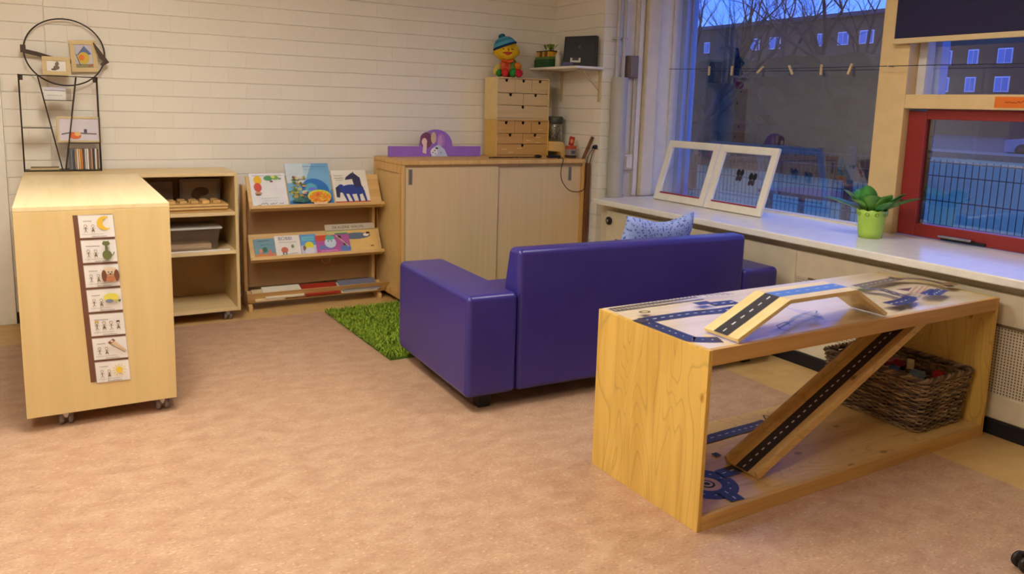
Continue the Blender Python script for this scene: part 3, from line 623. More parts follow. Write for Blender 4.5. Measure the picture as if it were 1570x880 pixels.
for i in range(15):
    w_ = .0095; o = MB().box(x, x+w_, 5.445, 5.515, zb+.007, zb+.131-(.004 if i % 4 == 2 else 0), C(cols[i], .4)).build('disc_case', bevel=.0008, origin=(x, 5.48, zb+.007))
    tag(o, '%s disc case in the row on the wire shelf, %s from the left' % (cc[i], cn[i]) if 0 < i < 14 else '%s disc case at the %s end of the row on the wire shelf' % (cc[i], 'left' if i == 0 else 'right'), 'disc case', 'disc cases in the wire shelf'); x += w_+.0013
m = MB(); m.box(-.12, .03, 5.45, 5.51, zb+.007, zb+.016, C((206, 188, 140), .5)); m.box(-.115, .03, 5.448, 5.508, zb+.0165, zb+.022, C((120, 98, 66), .5))
tag(m.build('notebook', origin=(-.05, 5.48, zb)), 'flat beige notebook lying in the lower left of the wire shelf', 'book')
# hoop with strap on the wall
t = thing('strap_hoop', 'large black metal hoop with brown leather strap hanging on the block wall', 'hoop', (.09, 5.61, 1.67))
m = MB(); n = 64; hx, hz = .098, 1.668; m.tube([(hx+.214*math.cos(2*math.pi*i/n), 5.585+.012*math.sin(2*math.pi*i/n), hz+.198*math.sin(2*math.pi*i/n)) for i in range(n)], .0045, 8, BR, closed=True); m.build('ring', t)
LE = C((74, 54, 42), .6)
def strap(pts, w_, name):
    m = MB(); k = len(pts); v = []
    for i, p in enumerate(pts):
        p = Vector(p); d = (Vector(pts[min(i+1, k-1)])-Vector(pts[max(i-1, 0)])).normalized(); nn = Vector((-d.z, 0, d.x)); ww = w_[i] if isinstance(w_, list) else w_
        v += [p+nn*ww+Vector((0, -.002, 0)), p-nn*ww+Vector((0, -.002, 0)), p-nn*ww+Vector((0, .002, 0)), p+nn*ww+Vector((0, .002, 0))]
    fs = [(4*i+j, 4*i+(j+1) % 4, 4*i+4+(j+1) % 4, 4*i+4+j) for i in range(k-1) for j in range(4)]+[(3, 2, 1, 0), tuple(4*(k-1)+j for j in range(4))]
    m.add(v, fs, LE); m.build(name, t)
strap([(-.115, 5.588, 1.665), (-.05, 5.592, 1.652), (.03, 5.598, 1.629), (.09, 5.603, 1.619), (.15, 5.609, 1.616)], .0125, 'strap')
strap([(.252, 5.57, 1.735), (.27, 5.568, 1.70), (.295, 5.566, 1.65), (.318, 5.566, 1.622), (.29, 5.568, 1.60)], [.003, .009, .016, .017, .010], 'strap')
strap([(-.118, 5.572, 1.70), (-.118, 5.572, 1.655)], .014, 'buckle')
m = MB(); m.tube([(hx, 5.639, hz+.198), (hx, 5.57, hz+.203)], .003, 6, GREYP); m.build('nail', t)
# ------------------------------------------------------------------ book display rack
t = thing('book_rack', 'wooden three-tier book display rack against the block wall', 'book rack', (1.58, 5.45, 0))
rx0, rx1 = 1.118, 2.055
for x0_, x1_ in ((1.092, 1.116), (2.012, 2.036)):
    m = MB(); m.box(x0_, x1_, 5.47, 5.56, .05, .845, RACKZ)
    m.build('post', t, bevel=.004)
    m = MB(); m.prism([(5.33, .0), (5.41, 0), (5.44, .02), (5.53, .02), (5.56, 0), (5.60, 0), (5.60, .05), (5.47, .055), (5.43, .12), (5.395, .13), (5.385, .10), (5.365, .05), (5.33, .03)], 'x', x0_-.002, x1_+.002, RACKZ); m.build('foot', t, bevel=.003)
BKT = C((170, 128, 80), .6)  # wood colour darkened: the shade behind the tiers is painted in
MB().box(1.117, 2.011, 5.545, 5.553, .12, .80, BKT).build('back_panel', t)
def tier(zb_, yb_, h, ang, name):
    """slanting board, with a ledge at right angles; returns the frame matrix: x right, y up the board, z out of the board"""
    c_, s_ = math.cos(ang), math.sin(ang)
    M = Matrix(((1, 0, 0, 0), (0, s_, -c_, yb_), (0, c_, s_, zb_), (0, 0, 0, 1)))
    m = MB(M); m.box(rx0, rx1, 0, h, -.012, 0, RACKW); m.box(rx0, rx1, -.012, 0, -.012, .042, RACKW); m.box(rx0, rx1, -.0, .012, .032, .042, RACKW)
    m.build(name, t, bevel=.0015); return M
A1 = R_(30); M1 = tier(.690, 5.365, .245, A1, 'slanting_shelf'); M2 = tier(.342, 5.365, .19, A1, 'slanting_shelf')
m = MB(); m.hexa([(rx0-.03, 5.345, .055), (2.06, 5.345, .055), (2.06, 5.47, .04), (rx0-.03, 5.47, .04), (rx0-.03, 5.335, .065), (2.06, 5.335, .065), (2.06, 5.47, .052), (rx0-.03, 5.47, .052)], RACKW)
m.hexa([(rx0-.03, 5.345, .065), (2.06, 5.345, .065), (2.06, 5.357, .065), (rx0-.03, 5.357, .065), (rx0-.045, 5.300, .130), (2.09, 5.300, .130), (2.09, 5.312, .130), (rx0-.045, 5.312, .130)], RACKW); m.build('bottom_tray', t, bevel=.002)
def book(M, x0_, w_, h_, label, cover, art, th=.008, rot=0, spine=None, dz=0.0, v0=.0):
    T = M @ Matrix.Translation((x0_, .0005+v0, .0008+dz)) @ Matrix.Rotation(rot, 4, 'Z')
    o = thing('picture_book', label, 'book', tuple(T.translation), 0, 'picture books on the display rack')
    m = MB(T); m.box(0, w_, 0, h_, 0, .0015, cover); m.box(0, .0018, 0, h_, .0015, th-.0015, cover); m.box(0, w_, 0, h_, th-.0015, th, cover)
    R3 = T.to_3x3(); a = Art(m, T @ Vector((0, 0, th+.0003)), R3 @ Vector((1, 0, 0)), R3 @ Vector((0, 1, 0)), .0004); art(a, w_, h_); m.build('cover', o)
    MB(T).box(.002, w_-.002, .002, h_-.002, .0017, th-.0017, PAPER).build('pages', o); return o
K = C
def a1(a, w, h):
    a.rect(0, 0, w, h, K((226, 222, 220), .4)); a.line([(w*.08, h*.93), (w*.9, h*.93)], .003, K((120, 130, 120), .5))
    a.ell(w*.22, h*.80, w*.11, h*.13, K((232, 180, 40), .5)); a.ell(w*.20, h*.60, w*.11, h*.13, K((204, 84, 70), .5)); a.ell(w*.2, h*.43, w*.10, h*.05, K((200, 150, 110), .5)); a.ell(w*.19, h*.39, w*.08, h*.025, K((110, 90, 60), .5))
    a.ell(w*.52, h*.85, w*.13, h*.07, K((86, 150, 96), .5)); a.ell(w*.72, h*.86, w*.10, h*.06, K((120, 170, 90), .5)); a.ell(w*.66, h*.89, w*.06, h*.04, K((220, 214, 110), .5)); a.ell(w*.60, h*.76, w*.05, h*.03, K((150, 90, 110), .5)); a.ell(w*.84, h*.83, w*.05, h*.03, K((140, 150, 120), .5))
    a.line([(w*.25, h*.28), (w*.75, h*.29)], .002, K((120, 150, 130), .5)); a.scribble(w*.3, w*.7, h*.22, .003, K((140, 140, 136), .5)); a.scribble(w*.14, w*.42, h*.12, .018, K((76, 54, 60), .5), .003); a.scribble(w*.48, w*.68, h*.125, .014, K((76, 54, 60), .5), .003); a.scribble(w*.74, w*.86, h*.13, .014, K((76, 54, 60), .5), .003)
def a2(a, w, h):
    a.rect(0, 0, w, h, K((120, 172, 206), .35)); a.rect(0, h*.55, w*.40, h, K((200, 212, 214), .35)); a.poly([(w*.40, h*.55), (w*.62, h), (w*.40, h)], K((176, 204, 214), .35)); a.poly([(0, 0), (w, 0), (w, h*.4), (w*.75, h*.1), (0, h*.15)], K((66, 130, 196), .35))
    a.ell(w*.62, h*.38, w*.32, h*.26, K((52, 116, 186), .35), rot=-.4); a.ell(w*.52, h*.42, w*.14, h*.12, K((96, 170, 190), .35)); a.ell(w*.55, h*.40, w*.10, h*.04, K((110, 120, 220), .35))
    r2 = random.Random(5)
    for i in range(46): a.ell(w*r2.uniform(.05, .38), h*r2.uniform(.12, .66), w*r2.uniform(.025, .06), h*r2.uniform(.015, .04), K(r2.choice([(150, 150, 70), (190, 180, 100), (90, 120, 70), (206, 150, 130), (120, 90, 60), (210, 200, 160)]), .5), 8)
    for i in range(16): a.ell(w*r2.uniform(.08, .42), h*r2.uniform(.06, .2), w*.05, h*.03, K(r2.choice([(60, 100, 90), (50, 90, 110), (70, 120, 100)]), .5), 8)
    a.ell(w*.66, h*.20, w*.27, h*.15, K((206, 208, 60), .4)); a.ell(w*.67, h*.17, w*.25, h*.14, K((230, 140, 50), .4))
    for i in range(30): a.ell(w*r2.uniform(.46, .88), h*r2.uniform(.06, .28), w*.03, h*.018, K(r2.choice([(236, 170, 50), (220, 100, 50), (240, 190, 80), (210, 190, 60)]), .4), 8)
    a.rect(w*.5, 0, w*.8, h*.05, K((226, 190, 150), .4)); a.scribble(w*.5, w*.92, h*.93, .005, K((90, 130, 180), .5), .0025); a.scribble(w*.36, w*.9, h*.87, .006, K((90, 130, 180), .5), .003); a.scribble(w*.4, w*.6, h*.8, .003, K((120, 150, 180), .5), .002)
def a3(a, w, h):
    a.rect(0, 0, w, h, K((230, 222, 208), .4)); a.rect(0, 0, w, h*.12, K((196, 62, 54), .4)); B = K((44, 66, 142), .5); D = K((56, 54, 86), .5)
    a.ell(w*.50, h*.45, w*.30, h*.14, B); a.ell(w*.72, h*.45, w*.14, h*.15, B); a.ell(w*.22, h*.48, w*.10, h*.12, B)
    a.poly([(w*.60, h*.52), (w*.82, h*.50), (w*.80, h*.78), (w*.66, h*.90), (w*.56, h*.84)], D); a.poly([(w*.36, h*.72), (w*.40, h*.80), (w*.58, h*.92), (w*.66, h*.80), (w*.56, h*.74)], D); a.poly([(w*.58, h*.88), (w*.62, h*.96), (w*.66, h*.88)], D)
    a.poly([(w*.14, h*.56), (w*.06, h*.50), (w*.05, h*.24), (w*.14, h*.22), (w*.18, h*.42)], D)
    for (x_, q) in ((.26, .10), (.42, .10), (.66, .03), (.82, .06)): a.poly([(w*(x_-.05), h*.42), (w*(x_+.05), h*.42), (w*(x_+q+.025), h*.10), (w*(x_+q-.03), h*.10)], B)
    a.scribble(w*.06, w*.30, h*.84, .004, INK, .002); a.scribble(w*.05, w*.32, h*.77, .004, INK, .002); a.scribble(w*.10, w*.3, h*.71, .003, INK, .0018); a.rect(w*.30, h*.035, w*.52, h*.075, K((232, 140, 80), .4))
book(M1, 1.140, .238, .262, 'white picture book with yellow and green prints, leftmost on the top tier', K((222, 218, 214), .4), a1)
book(M1, 1.388, .308, .332, 'tall blue picture book with an orange flower, on the top tier', K((110, 160, 196), .4), a2, dz=.002)
book(M1, 1.708, .258, .275, 'cream picture book with a dark blue horse, rightmost on the top tier', K((228, 220, 206), .4), a3)
def b1(a, w, h):
    a.rect(0, 0, w, h, K((112, 146, 156), .4)); a.rect(0, 0, w, h*.26, K((200, 132, 62), .4)); a.poly([(w*.15, 0), (w*.28, h*.48), (w*.42, 0)], K((214, 120, 52), .4)); a.poly([(w*.55, 0), (w*.74, h*.50), (w*.95, 0)], K((206, 112, 92), .4)); a.ell(w*.30, h*.42, w*.09, h*.08, K((214, 130, 104), .4)); a.ell(w*.5, h*.46, w*.12, h*.13, K((60, 110, 80), .4)); a.scribble(w*.2, w*.75, h*.88, .004, INK, .003); a.scribble(w*.3, w*.75, h*.70, .004, K((40, 110, 110), .5), .003)
def b2(a, w, h):
    a.rect(0, 0, w, h, K((226, 218, 206), .4)); a.text('BOBBI', w*.14, h*.80, .026, K((84, 84, 120), .5)); a.scribble(w*.14, w*.85, h*.70, .003, INK, .0016)
    a.ell(w*.35, h*.36, w*.14, h*.13, K((196, 108, 80), .5)); a.rect(w*.26, h*.16, w*.31, h*.26, K((90, 90, 110), .5)); a.rect(w*.38, h*.16, w*.43, h*.26, K((90, 90, 110), .5)); a.ell(w*.68, h*.50, w*.06, h*.08, K((120, 130, 90), .5)); a.line([(w*.2, h*.13), (w*.85, h*.20)], .003, K((120, 140, 120), .5)); a.rect(0, 0, w, h*.10, K((204, 210, 196), .4))
def b3(a, w, h):
    a.rect(0, 0, w, h, K((196, 190, 206), .4)); a.rect(0, h*.5, w, h, K((96, 150, 200), .4)); a.rect(w*.1, h*.72, w*.85, h*.9, K((110, 184, 200), .4)); a.ell(w*.52, h*.5, w*.27, h*.16, K((216, 206, 44), .4)); a.ell(w*.2, h*.38, w*.1, h*.12, K((130, 100, 90), .4)); a.ell(w*.5, h*.24, w*.3, h*.16, K((212, 210, 214), .4)); a.scribble(w*.2, w*.8, h*.8, .005, K((60, 90, 130), .5), .002)
def b4(a, w, h):
    a.rect(0, 0, w, h, K((222, 184, 112), .4)); a.rect(0, h*.80, w*.985, h, K((196, 182, 160), .4)); a.line([(0, h*.79), (w, h*.79)], .005, K((110, 110, 84), .5))
    a.text('DE KLEINE WALVIS', w*.14, h*.855, .0205, K((70, 60, 52), .5)); a.ell(w*.58, h*.58, w*.30, h*.11, K((96, 106, 126), .5)); a.ell(w*.30, h*.66, w*.14, h*.08, K((70, 130, 110), .5)); a.ell(w*.79, h*.60, w*.06, h*.05, K((234, 214, 196), .5)); a.ell(w*.83, h*.66, w*.045, h*.035, K((70, 40, 30), .5)); a.ell(w*.88, h*.22, w*.04, h*.025, K((150, 110, 60), .5)); a.rect(0, h*.7, w*.4, h*.76, K((190, 196, 130), .5))
def b5(a, w, h):
    a.rect(0, 0, w, h, K((172, 86, 150), .35)); a.rect(0, h*.72, w*.34, h, K((204, 70, 50), .35)); a.poly([(0, 0), (w*.5, 0), (w*.5, h*.5), (w*.1, h*.5)], K((116, 116, 176), .35)); a.rect(0, h*.12, w*.9, h*.28, K((190, 84, 160), .35)); a.ell(w*.42, h*.60, w*.17, h*.26, K((196, 206, 224), .35)); a.ell(w*.42, h*.85, w*.14, h*.12, K((90, 176, 150), .35)); a.ell(w*.36, h*.68, w*.02, h*.03, INK); a.ell(w*.46, h*.68, w*.02, h*.03, INK); a.rect(w*.7, h*.1, w, h*.4, K((90, 120, 184), .35)); a.ell(w*.7, h*.85, w*.06, h*.09, K((50, 40, 24), .35)); a.ell(w*.84, h*.5, w*.05, h*.08, K((50, 40, 24), .35)); a.line([(w*.6, h*.95), (w*.95, h*.35)], .006, K((206, 190, 150), .5)); a.scribble(w*.1, w*.6, h*.2, .006, K((230, 190, 220), .5), .003)
book(M2, 1.150, .138, .150, 'grey green picture book with orange shapes, leftmost on the middle tier', K((120, 150, 150), .4), b1, rot=.02)
book(M2, 1.290, .172, .165, 'white picture book titled BOBBI with a small red figure, middle tier', K((226, 220, 208), .4), b2)
book(M2, 1.466, .112, .165, 'blue picture book with a yellow hat shape, middle tier beside the white one', K((150, 176, 206), .4), b3)
book(M2, 1.655, .372, .230, 'wide yellow picture book titled DE KLEINE WALVIS, at the right of the middle tier', K((216, 184, 120), .4), b4, th=.007)
book(M2, 1.572, .245, .150, 'glossy purple magazine leaning in front of the wide yellow book', K((150, 80, 140), .3), b5, th=.005, rot=.0, dz=.0085)
# books lying in the bottom tray, only their edges show
for (xa, xb, z, c_, lb) in ((1.13, 1.33, .075, (214, 190, 140), 'cream thin book lying flat in the bottom tray, lower left'), (1.20, 1.46, .088, (226, 216, 190), 'white thin book lying flat in the bottom tray, on the left'), (1.47, 1.72, .083, (170, 50, 38), 'red book lying flat in the middle of the bottom tray'), (1.73, 2.00, .077, (222, 210, 184), 'white book lying flat in the right of the bottom tray'), (1.74, 2.02, .089, (120, 122, 140), 'patterned grey blue book lying on the white one in the bottom tray')):
    T = Matrix.Translation((0, 5.335, z)) @ Matrix.Rotation(R_(16), 4, 'X')
    o = thing('picture_book', lb, 'book', (xa, 5.33, z), 0, 'books lying in the bottom tray')
    m = MB(T); m.box(xa, xb, -.022, .13, 0, .0012, K(c_, .4)); m.box(xa, xb, -.022, .13, .0088, .010, K(c_, .4)); m.box(xa, xa+.0015, -.022, .13, .0012, .0088, K(c_, .4)); m.build('cover', o)
    MB(T).box(xa+.002, xb-.001, -.02, .128, .0014, .0086, K((226, 214, 190), .6) if c_[0] != 170 else K((176, 56, 42), .5)).build('pages', o)
m = MB(); m.tube([(1.62+.035*math.cos(a_), 5.322-.002*math.sin(a_), .345+.05*math.sin(a_)) for a_ in [math.pi+i*math.pi/12 for i in range(13)]], .0012, 5, C((190, 110, 70), .5))
tag(m.build('ribbon_loop', origin=(1.62, 5.32, .35)), 'thin orange string loop hanging from the middle tier of the book rack', 'string')
# ------------------------------------------------------------------ cupboard with sliding doors
t = thing('sliding_door_cupboard', 'beech cupboard with two sliding doors against the block wall', 'cupboard', (2.85, 5.33, 0))
cx0, cx1, cy0, cy1, cz = 2.085, 3.615, 5.05, 5.60, 1.030
m = MB(); m.box(cx0, cx0+.012, cy0+.062, cy1-.062, .09, cz-.085, C((214, 178, 116), .45)); m.build('side_panel', t)
for (ya, yb_, za, zb2) in ((cy0, cy0+.06, .045, cz-.031), (cy1-.06, cy1, .045, cz-.031), (cy0+.0605, cy1-.0605, cz-.09, cz-.031), (cy0+.0605, cy1-.0605, .045, .09)):
    MB().box(cx0-.012, cx0+.014, ya, yb_, za, zb2, CABF).build('side_rail', t, bevel=.003)
MB().box(cx1-.02, cx1, cy0, cy1, .045, cz-.031, CABF).build('side_panel', t, bevel=.002)
MB().box(cx0-.012, cx1, cy0-.004, cy1, cz-.03, cz, CABF).build('top_panel', t, bevel=.003)
MB().box(cx0+.0145, cx1-.0205, cy0+.05, cy1-.01, .045, .06, CABF).build('bottom_panel', t)
MB().box(cx0+.0145, cx1-.0205, cy1-.01, cy1-.002, .061, cz-.031, CABF).build('back_panel', t)
MB().box(cx0+.0145, cx1-.0205, cy0+.003, cy0+.012, cz-.044, cz-.031, C((150, 112, 66), .5)).build('door_rail', t)
MB().box(cx0+.0145, cx1-.0205, cy0+.003, cy0+.04, .045, .058, CABF).build('door_rail', t)
def sdoor(xa, xb, y, hx):
    d = MB().box(xa, xb, y, y+.016, .06, cz-.045, CABD).build('sliding_door', t, bevel=.0015)
    m = MB(); x_ = hx; m.box(x_, x_+.030, y-.0022, y-.0002, .862, .972, C((150, 140, 126), .35, .5, .3)); m.box(x_+.006, x_+.024, y-.003, y-.0022, .868, .966, C((112, 102, 90), .5)); m.build('recessed_handle', d)
sdoor(cx0+.016, 2.84, cy0+.008, 2.125); sdoor(2.82, cx1-.021, cy0+.026, 3.475)
for x in (cx0+.05, cx1-.06): 
    MB().box(x-.03, x+.03, cy0+.10, cy0+.14, 0, .0445, DARK).build('foot', t)
    MB().box(x-.03, x+.03, cy1-.1, cy1-.06, 0, .0445, DARK).build('foot', t)
# dark brown board: paints the shade on the cupboard's right side frame
m = MB(); m.box(3.618, 3.652, 5.035, 5.56, .0, 1.00, BROWNW); tag(m.build('shaded_side_board', bevel=.002, origin=(3.63, 5.3, 0)), 'dark brown board standing in for the shaded right side frame of the cupboard', 'board')
m = MB(); p0, p1 = Vector((3.625, 5.07, 1.001)), Vector((3.655, 5.05, 1.20)); m.tube([(3.628, 5.12, 1.002), (3.652, 5.02, 1.205)], .012, 8, BROWNW)
tag(m.build('wooden_stick', origin=(3.63, 5.1, 1)), 'brown wooden stick leaning on the side wall at the cupboard end', 'stick')
# ------------------------------------------------------------------ two chests of small drawers
def chest(z0, z1, W_, x0_, y0_, label, scr):
    t = thing('drawer_chest', label, 'drawer chest', (x0_+.24, 5.5, z0), 0, 'small drawer chests stacked on the cupboard')
    x1_ = x0_+.487; y1_ = 5.60; th = .012
    SD = C((226, 200, 140), .45) if W_ is CHESTU else C((214, 172, 90), .45)
    MB().box(x0_, x0_+th, y0_, y1_, z0, z1, SD).build('side_panel', t, bevel=.001); MB().box(x1_-th, x1_, y0_, y1_, z0, z1, SD).build('side_panel', t, bevel=.001)
    MB().box(x0_+th+.0003, x1_-th-.0003, y0_, y1_, z1-.010, z1, W_).build('top_panel', t); MB().box(x0_+th+.0003, x1_-th-.0003, y0_, y1_, z0, z0+.010, W_).build('bottom_panel', t)
    MB().box(x0_+th+.0003, x1_-th-.0003, y1_-.006, y1_, z0+.0105, z1-.0105, W_).build('back_panel', t)
    zs = [z1-.011, z1-.011-(z1-z0-.022)*.36, z1-.011-(z1-z0-.022)*.67, z0+.011]
    k = 0
    for row, nn in enumerate((3, 2, 1)):
        za, zb_ = zs[row+1]+.002, zs[row]-.002; ww = (x1_-x0_-2*th-.001)/nn
        for i in range(nn):
            xa = x0_+th+.0005+i*ww+.0015; xb = xa+ww-.003; xm = (xa+xb)/2
            fx = [(xa, za), (xb, za), (xb, zb_), (xm+.013, zb_), (xm+.012, zb_-.018), (xm, zb_-.025), (xm-.012, zb_-.018), (xm-.013, zb_), (xa, zb_)]
            m = MB(); m.prism(fx, 'y', y0_+.002, y0_+.010, W_)
            if scr and (row, i) in ((0, 2), (1, 1), (2, 0)):
                a = Art(m, (xa, y0_+.0015, za), (1, 0, 0), (0, 0, 1)); Wt = C((236, 214, 170), .6)
                for (u, v) in {(0, 2): [(.06, .03)], (1, 1): [(.03, .025), (.12, .05), (.12, .01)], (2, 0): [(.04, .045), (.18, .05), (.10, .02)]}[(row, i)]: [a.scribble(u+.0, u+.045, v, .006, Wt, .0035)]
            d = m.build('drawer', t)
            MB().box(xa+.002, xb-.002, y0_+.0105, y1_-.01, za, za+.004, W_).build('drawer_tray', d); MB().box(xa+.004, xb-.004, y0_+.03, y0_+.034, za+.004, zb_-.004, C((40, 26, 16), .8)).build('drawer_shade', d)  # dark upright sheet stands in for the shade behind the notch
chest(cz+.001, 1.3195, CHESTL, 3.003, 5.40, 'ochre plywood chest of six small drawers, lower of the two, on the cupboard', True)
chest(1.3205, 1.647, CHESTU, 3.000, 5.405, 'pale plywood chest of six small drawers stacked on the ochre one', False)
# purple board with arch
m = MB(); pts = [(2.135, cz+.001), (2.90, cz+.001), (2.90, cz+.078), (2.655, cz+.078)]+[(2.520+.135*math.cos(a_), cz+.082+.122*math.sin(a_)) for a_ in [R_(5+i*10) for i in range(18)]]+[(2.385, cz+.078), (2.135, cz+.078)]
PU = C((150, 104, 190), .45)
m.prism(pts, 'y', 5.46, 5.475, PU); a = Art(m, (2.135, 5.4597, cz+.001), (1, 0, 0), (0, 0, 1)); a.l = .0005
a.ell(.315, .135, .065, .05, C((150, 110, 150), .5)); a.ell(.30, .12, .05, .06, C((120, 70, 90), .5)); a.ell(.285, .11, .022, .028, C((232, 200, 190), .5)); a.ell(.36, .14, .022, .045, C((206, 180, 150), .5)); a.ell(.42, .12, .035, .055, C((176, 120, 190), .5)); a.ell(.415, .115, .018, .045, C((196, 150, 196), .5)); a.poly([(.27, .03), (.30, .02), (.305, .09), (.275, .10)], C((226, 200, 196), .5))
a.poly([(.34, .0), (.48, .0), (.45, .055), (.40, .09), (.36, .07)], C((190, 200, 216), .5)); a.ell(.365, .035, .03, .03, C((232, 230, 232), .5)); a.ell(.37, .045, .006, .005, INK, 8); a.ell(.355, .03, .005, .005, INK, 8); a.ell(.375, .02, .004, .004, INK, 8); a.ell(.385, .062, .012, .007, INK, 10); a.ell(.42, .03, .006, .006, C((120, 130, 150), .5), 8)
tag(m.build('arched_board', bevel=.001, origin=(2.52, 5.467, cz)), 'purple wooden wall board with a painted arch, standing on the cupboard', 'board')
# plush doll on the chests
px, py, pz = 3.140, 5.49, 1.648
t = thing('plush_doll', 'yellow-faced plush doll in a blue knitted hat sitting on the drawer chests', 'doll', (px, py, pz))
YL = C((224, 180, 40), .85, .1, var=.12)
DT = Matrix.Translation((px, py, pz)) @ Matrix.Rotation(R_(-30), 4, 'Z')
def dm(): return MB(DT)
def plush(name, parts):
    m = dm()
    for c, r, col, *rot in parts: m.ell(c, r, col, 20, 12, rot=rot[0] if rot else None)
    return m.build(name, t)
CR_, CG_, CY_, CO_ = C((200, 50, 46), .9, .1), C((52, 130, 56), .9, .1), C((206, 186, 90), .9, .1), C((216, 120, 44), .9, .1)
plush('body', [((0, 0, .078), (.066, .05, .080), C((206, 96, 60), .9, .1))])
plush('coat', [((.030, .004, .082), (.052, .052, .066), C((96, 126, 56), .9, .1))])
plush('head', [((-.012, -.01, .205), (.096, .070, .080), YL)]).name
plush('ear', [((.072, .0, .195), (.022, .018, .024), YL)]); plush('ear', [((-.098, .0, .19), (.018, .016, .02), YL)])
hat = [(.092, 0), (.098, .014), (.090, .018), (.082, .042), (.058, .066), (.028, .080), (.0, .084)]
HB = C((60, 130, 160), .9, .1); HD = C((34, 60, 84), .9, .1); HB2 = C((86, 160, 190), .9, .1)
m = MB(DT @ Matrix.Translation((-.022, -.002, .232)) @ Matrix.Rotation(-.34, 4, 'Y')); m.lathe(hat, (0, 0, 0), 24, HB, mats=[HD, HD, HB2, HB, HB2, HB]); m.ell((0, 0, .09), (.028, .025, .018), C((44, 100, 110), .9, .1)); m.build('knitted_hat', t)
plush('mouth', [((-.002, -.077, .185), (.038, .012, .009), C((170, 60, 30), .8)), ((0, -.080, .177), (.020, .009, .009), C((200, 70, 70), .8))])
plush('nose', [((.004, -.080, .210), (.009, .009, .010), C((190, 110, 30), .8))])
for q in (-1, 1): plush('eye', [((.0+q*.034, -.074, .214), (.009, .006, .004), C((80, 56, 20), .5))])
plush('arm', [((.078, -.02, .088), (.034, .028, .030), CO_, Matrix.Rotation(.5, 3, 'Y'))]); plush('arm', [((-.082, -.02, .06), (.026, .028, .048), CY_, Matrix.Rotation(.4, 3, 'Y'))])
plush('leg', [((-.062, -.05, .030), (.026, .055, .030), CG_)]); plush('leg', [((.045, -.055, .034), (.030, .055, .034), C((50, 140, 60), .9, .1))])
plush('shoe', [((-.018, -.085, .034), (.028, .026, .034), CR_)]); plush('shoe', [((.088, -.075, .032), (.034, .032, .032), C((190, 40, 60), .9, .1))])
m = dm(); m.tube([(-.045+.09*i/8, -.058-.004*math.sin(i), .130-.012*math.sin(math.pi*i/8)) for i in range(9)], .012, 8, C((206, 90, 40), .9, .1)); m.tube([(-.01, -.062, .12), (-.006, -.066, .085)], .009, 8, C((190, 60, 40), .9, .1)); m.build('scarf', t)
# jar, wooden box, card, little radio
t = thing('storage_jar', 'clear glass jar with a dark lid on the wooden stand beside the drawer chests', 'jar', (3.545, 5.42, 1.155))
JG = glass('jar_glass', (.86, .88, .86), .9); zj = 1.155
m = MB(); m.lathe([(0, .001), (.054, .001), (.058, .008), (.058, .130), (.054, .142), (.052, .142), (.055, .128), (.055, .012), (0, .006)], (3.565, 5.42, zj), 28, JG); m.build('jar_body', t)
m = MB(); m.lathe([(0, .143), (.060, .143), (.063, .150), (.063, .188), (.054, .198), (0, .198)], (3.565, 5.42, zj), 24, C((62, 64, 54), .4)); m.build('lid', t)
r2 = random.Random(2); m = MB()
for i in range(40): m.ell((3.565+r2.uniform(-.036, .036), 5.42+r2.uniform(-.036, .036), zj+.016+r2.random()*.09), (.009, .009, .009), C(r2.choice([(150, 150, 140), (120, 124, 118), (90, 94, 90), (176, 172, 160)]), .5), 8, 6)
o = m.build('beads', t); o['kind'] = 'stuff'
m = MB(); pts = [(3.475, cz+.045), (3.475, cz+.122), (3.56, cz+.122), (3.585, cz+.117), (3.602, cz+.10), (3.610, cz+.07), (3.612, cz+.001), (3.585, cz+.001), (3.56, cz+.04)]
pts = [(p[0]+.016 if p[0] < 3.5 else p[0], p[1]) for p in pts]
m.prism(pts, 'y', 5.33, 5.50, C((222, 186, 120), .45)); m.box(3.492, 3.50, 5.34, 5.49, cz+.001, cz+.044, DARK); tag(m.build('wooden_stand', bevel=.002, origin=(3.55, 5.4, cz)), 'small blond wooden stand with a rounded end beside the drawer chests', 'stand')
t = thing('small_card', 'small red greeting card on the cupboard corner below the wall shelf', 'card', (3.59, 5.2, cz))
m = MB(Matrix.Translation((3.575, 5.20, cz+.098)) @ Matrix.Rotation(.18, 4, 'Y')); m.box(-.024, .026, 0, .003, 0, .072, C((176, 52, 34), .5)); m.ell((0, -.001, .036), (.014, .0012, .018), C((214, 140, 100), .5), 12, 6); m.build('card', t)
t = thing('card_block', 'small stack of printed card boxes holding the red card on the cupboard corner', 'box', (3.58, 5.2, cz))
m = MB(); m.box(3.545, 3.608, 5.165, 5.235, cz+.001, cz+.022, C((60, 50, 50), .5)); m.build('lower_box', t, bevel=.001)
m = MB(); m.box(3.548, 3.606, 5.168, 5.232, cz+.0225, cz+.07, C((150, 140, 140), .5)); a = Art(m, (3.548, 5.1678, cz+.0225), (1, 0, 0), (0, 0, 1)); a.rect(.012, .012, .05, .036, C((80, 84, 96), .5)); m.build('middle_box', t, bevel=.001)
m = MB(); m.box(3.546, 3.608, 5.166, 5.234, cz+.0705, cz+.097, C((190, 80, 50), .5)); m.build('upper_box', t, bevel=.001)
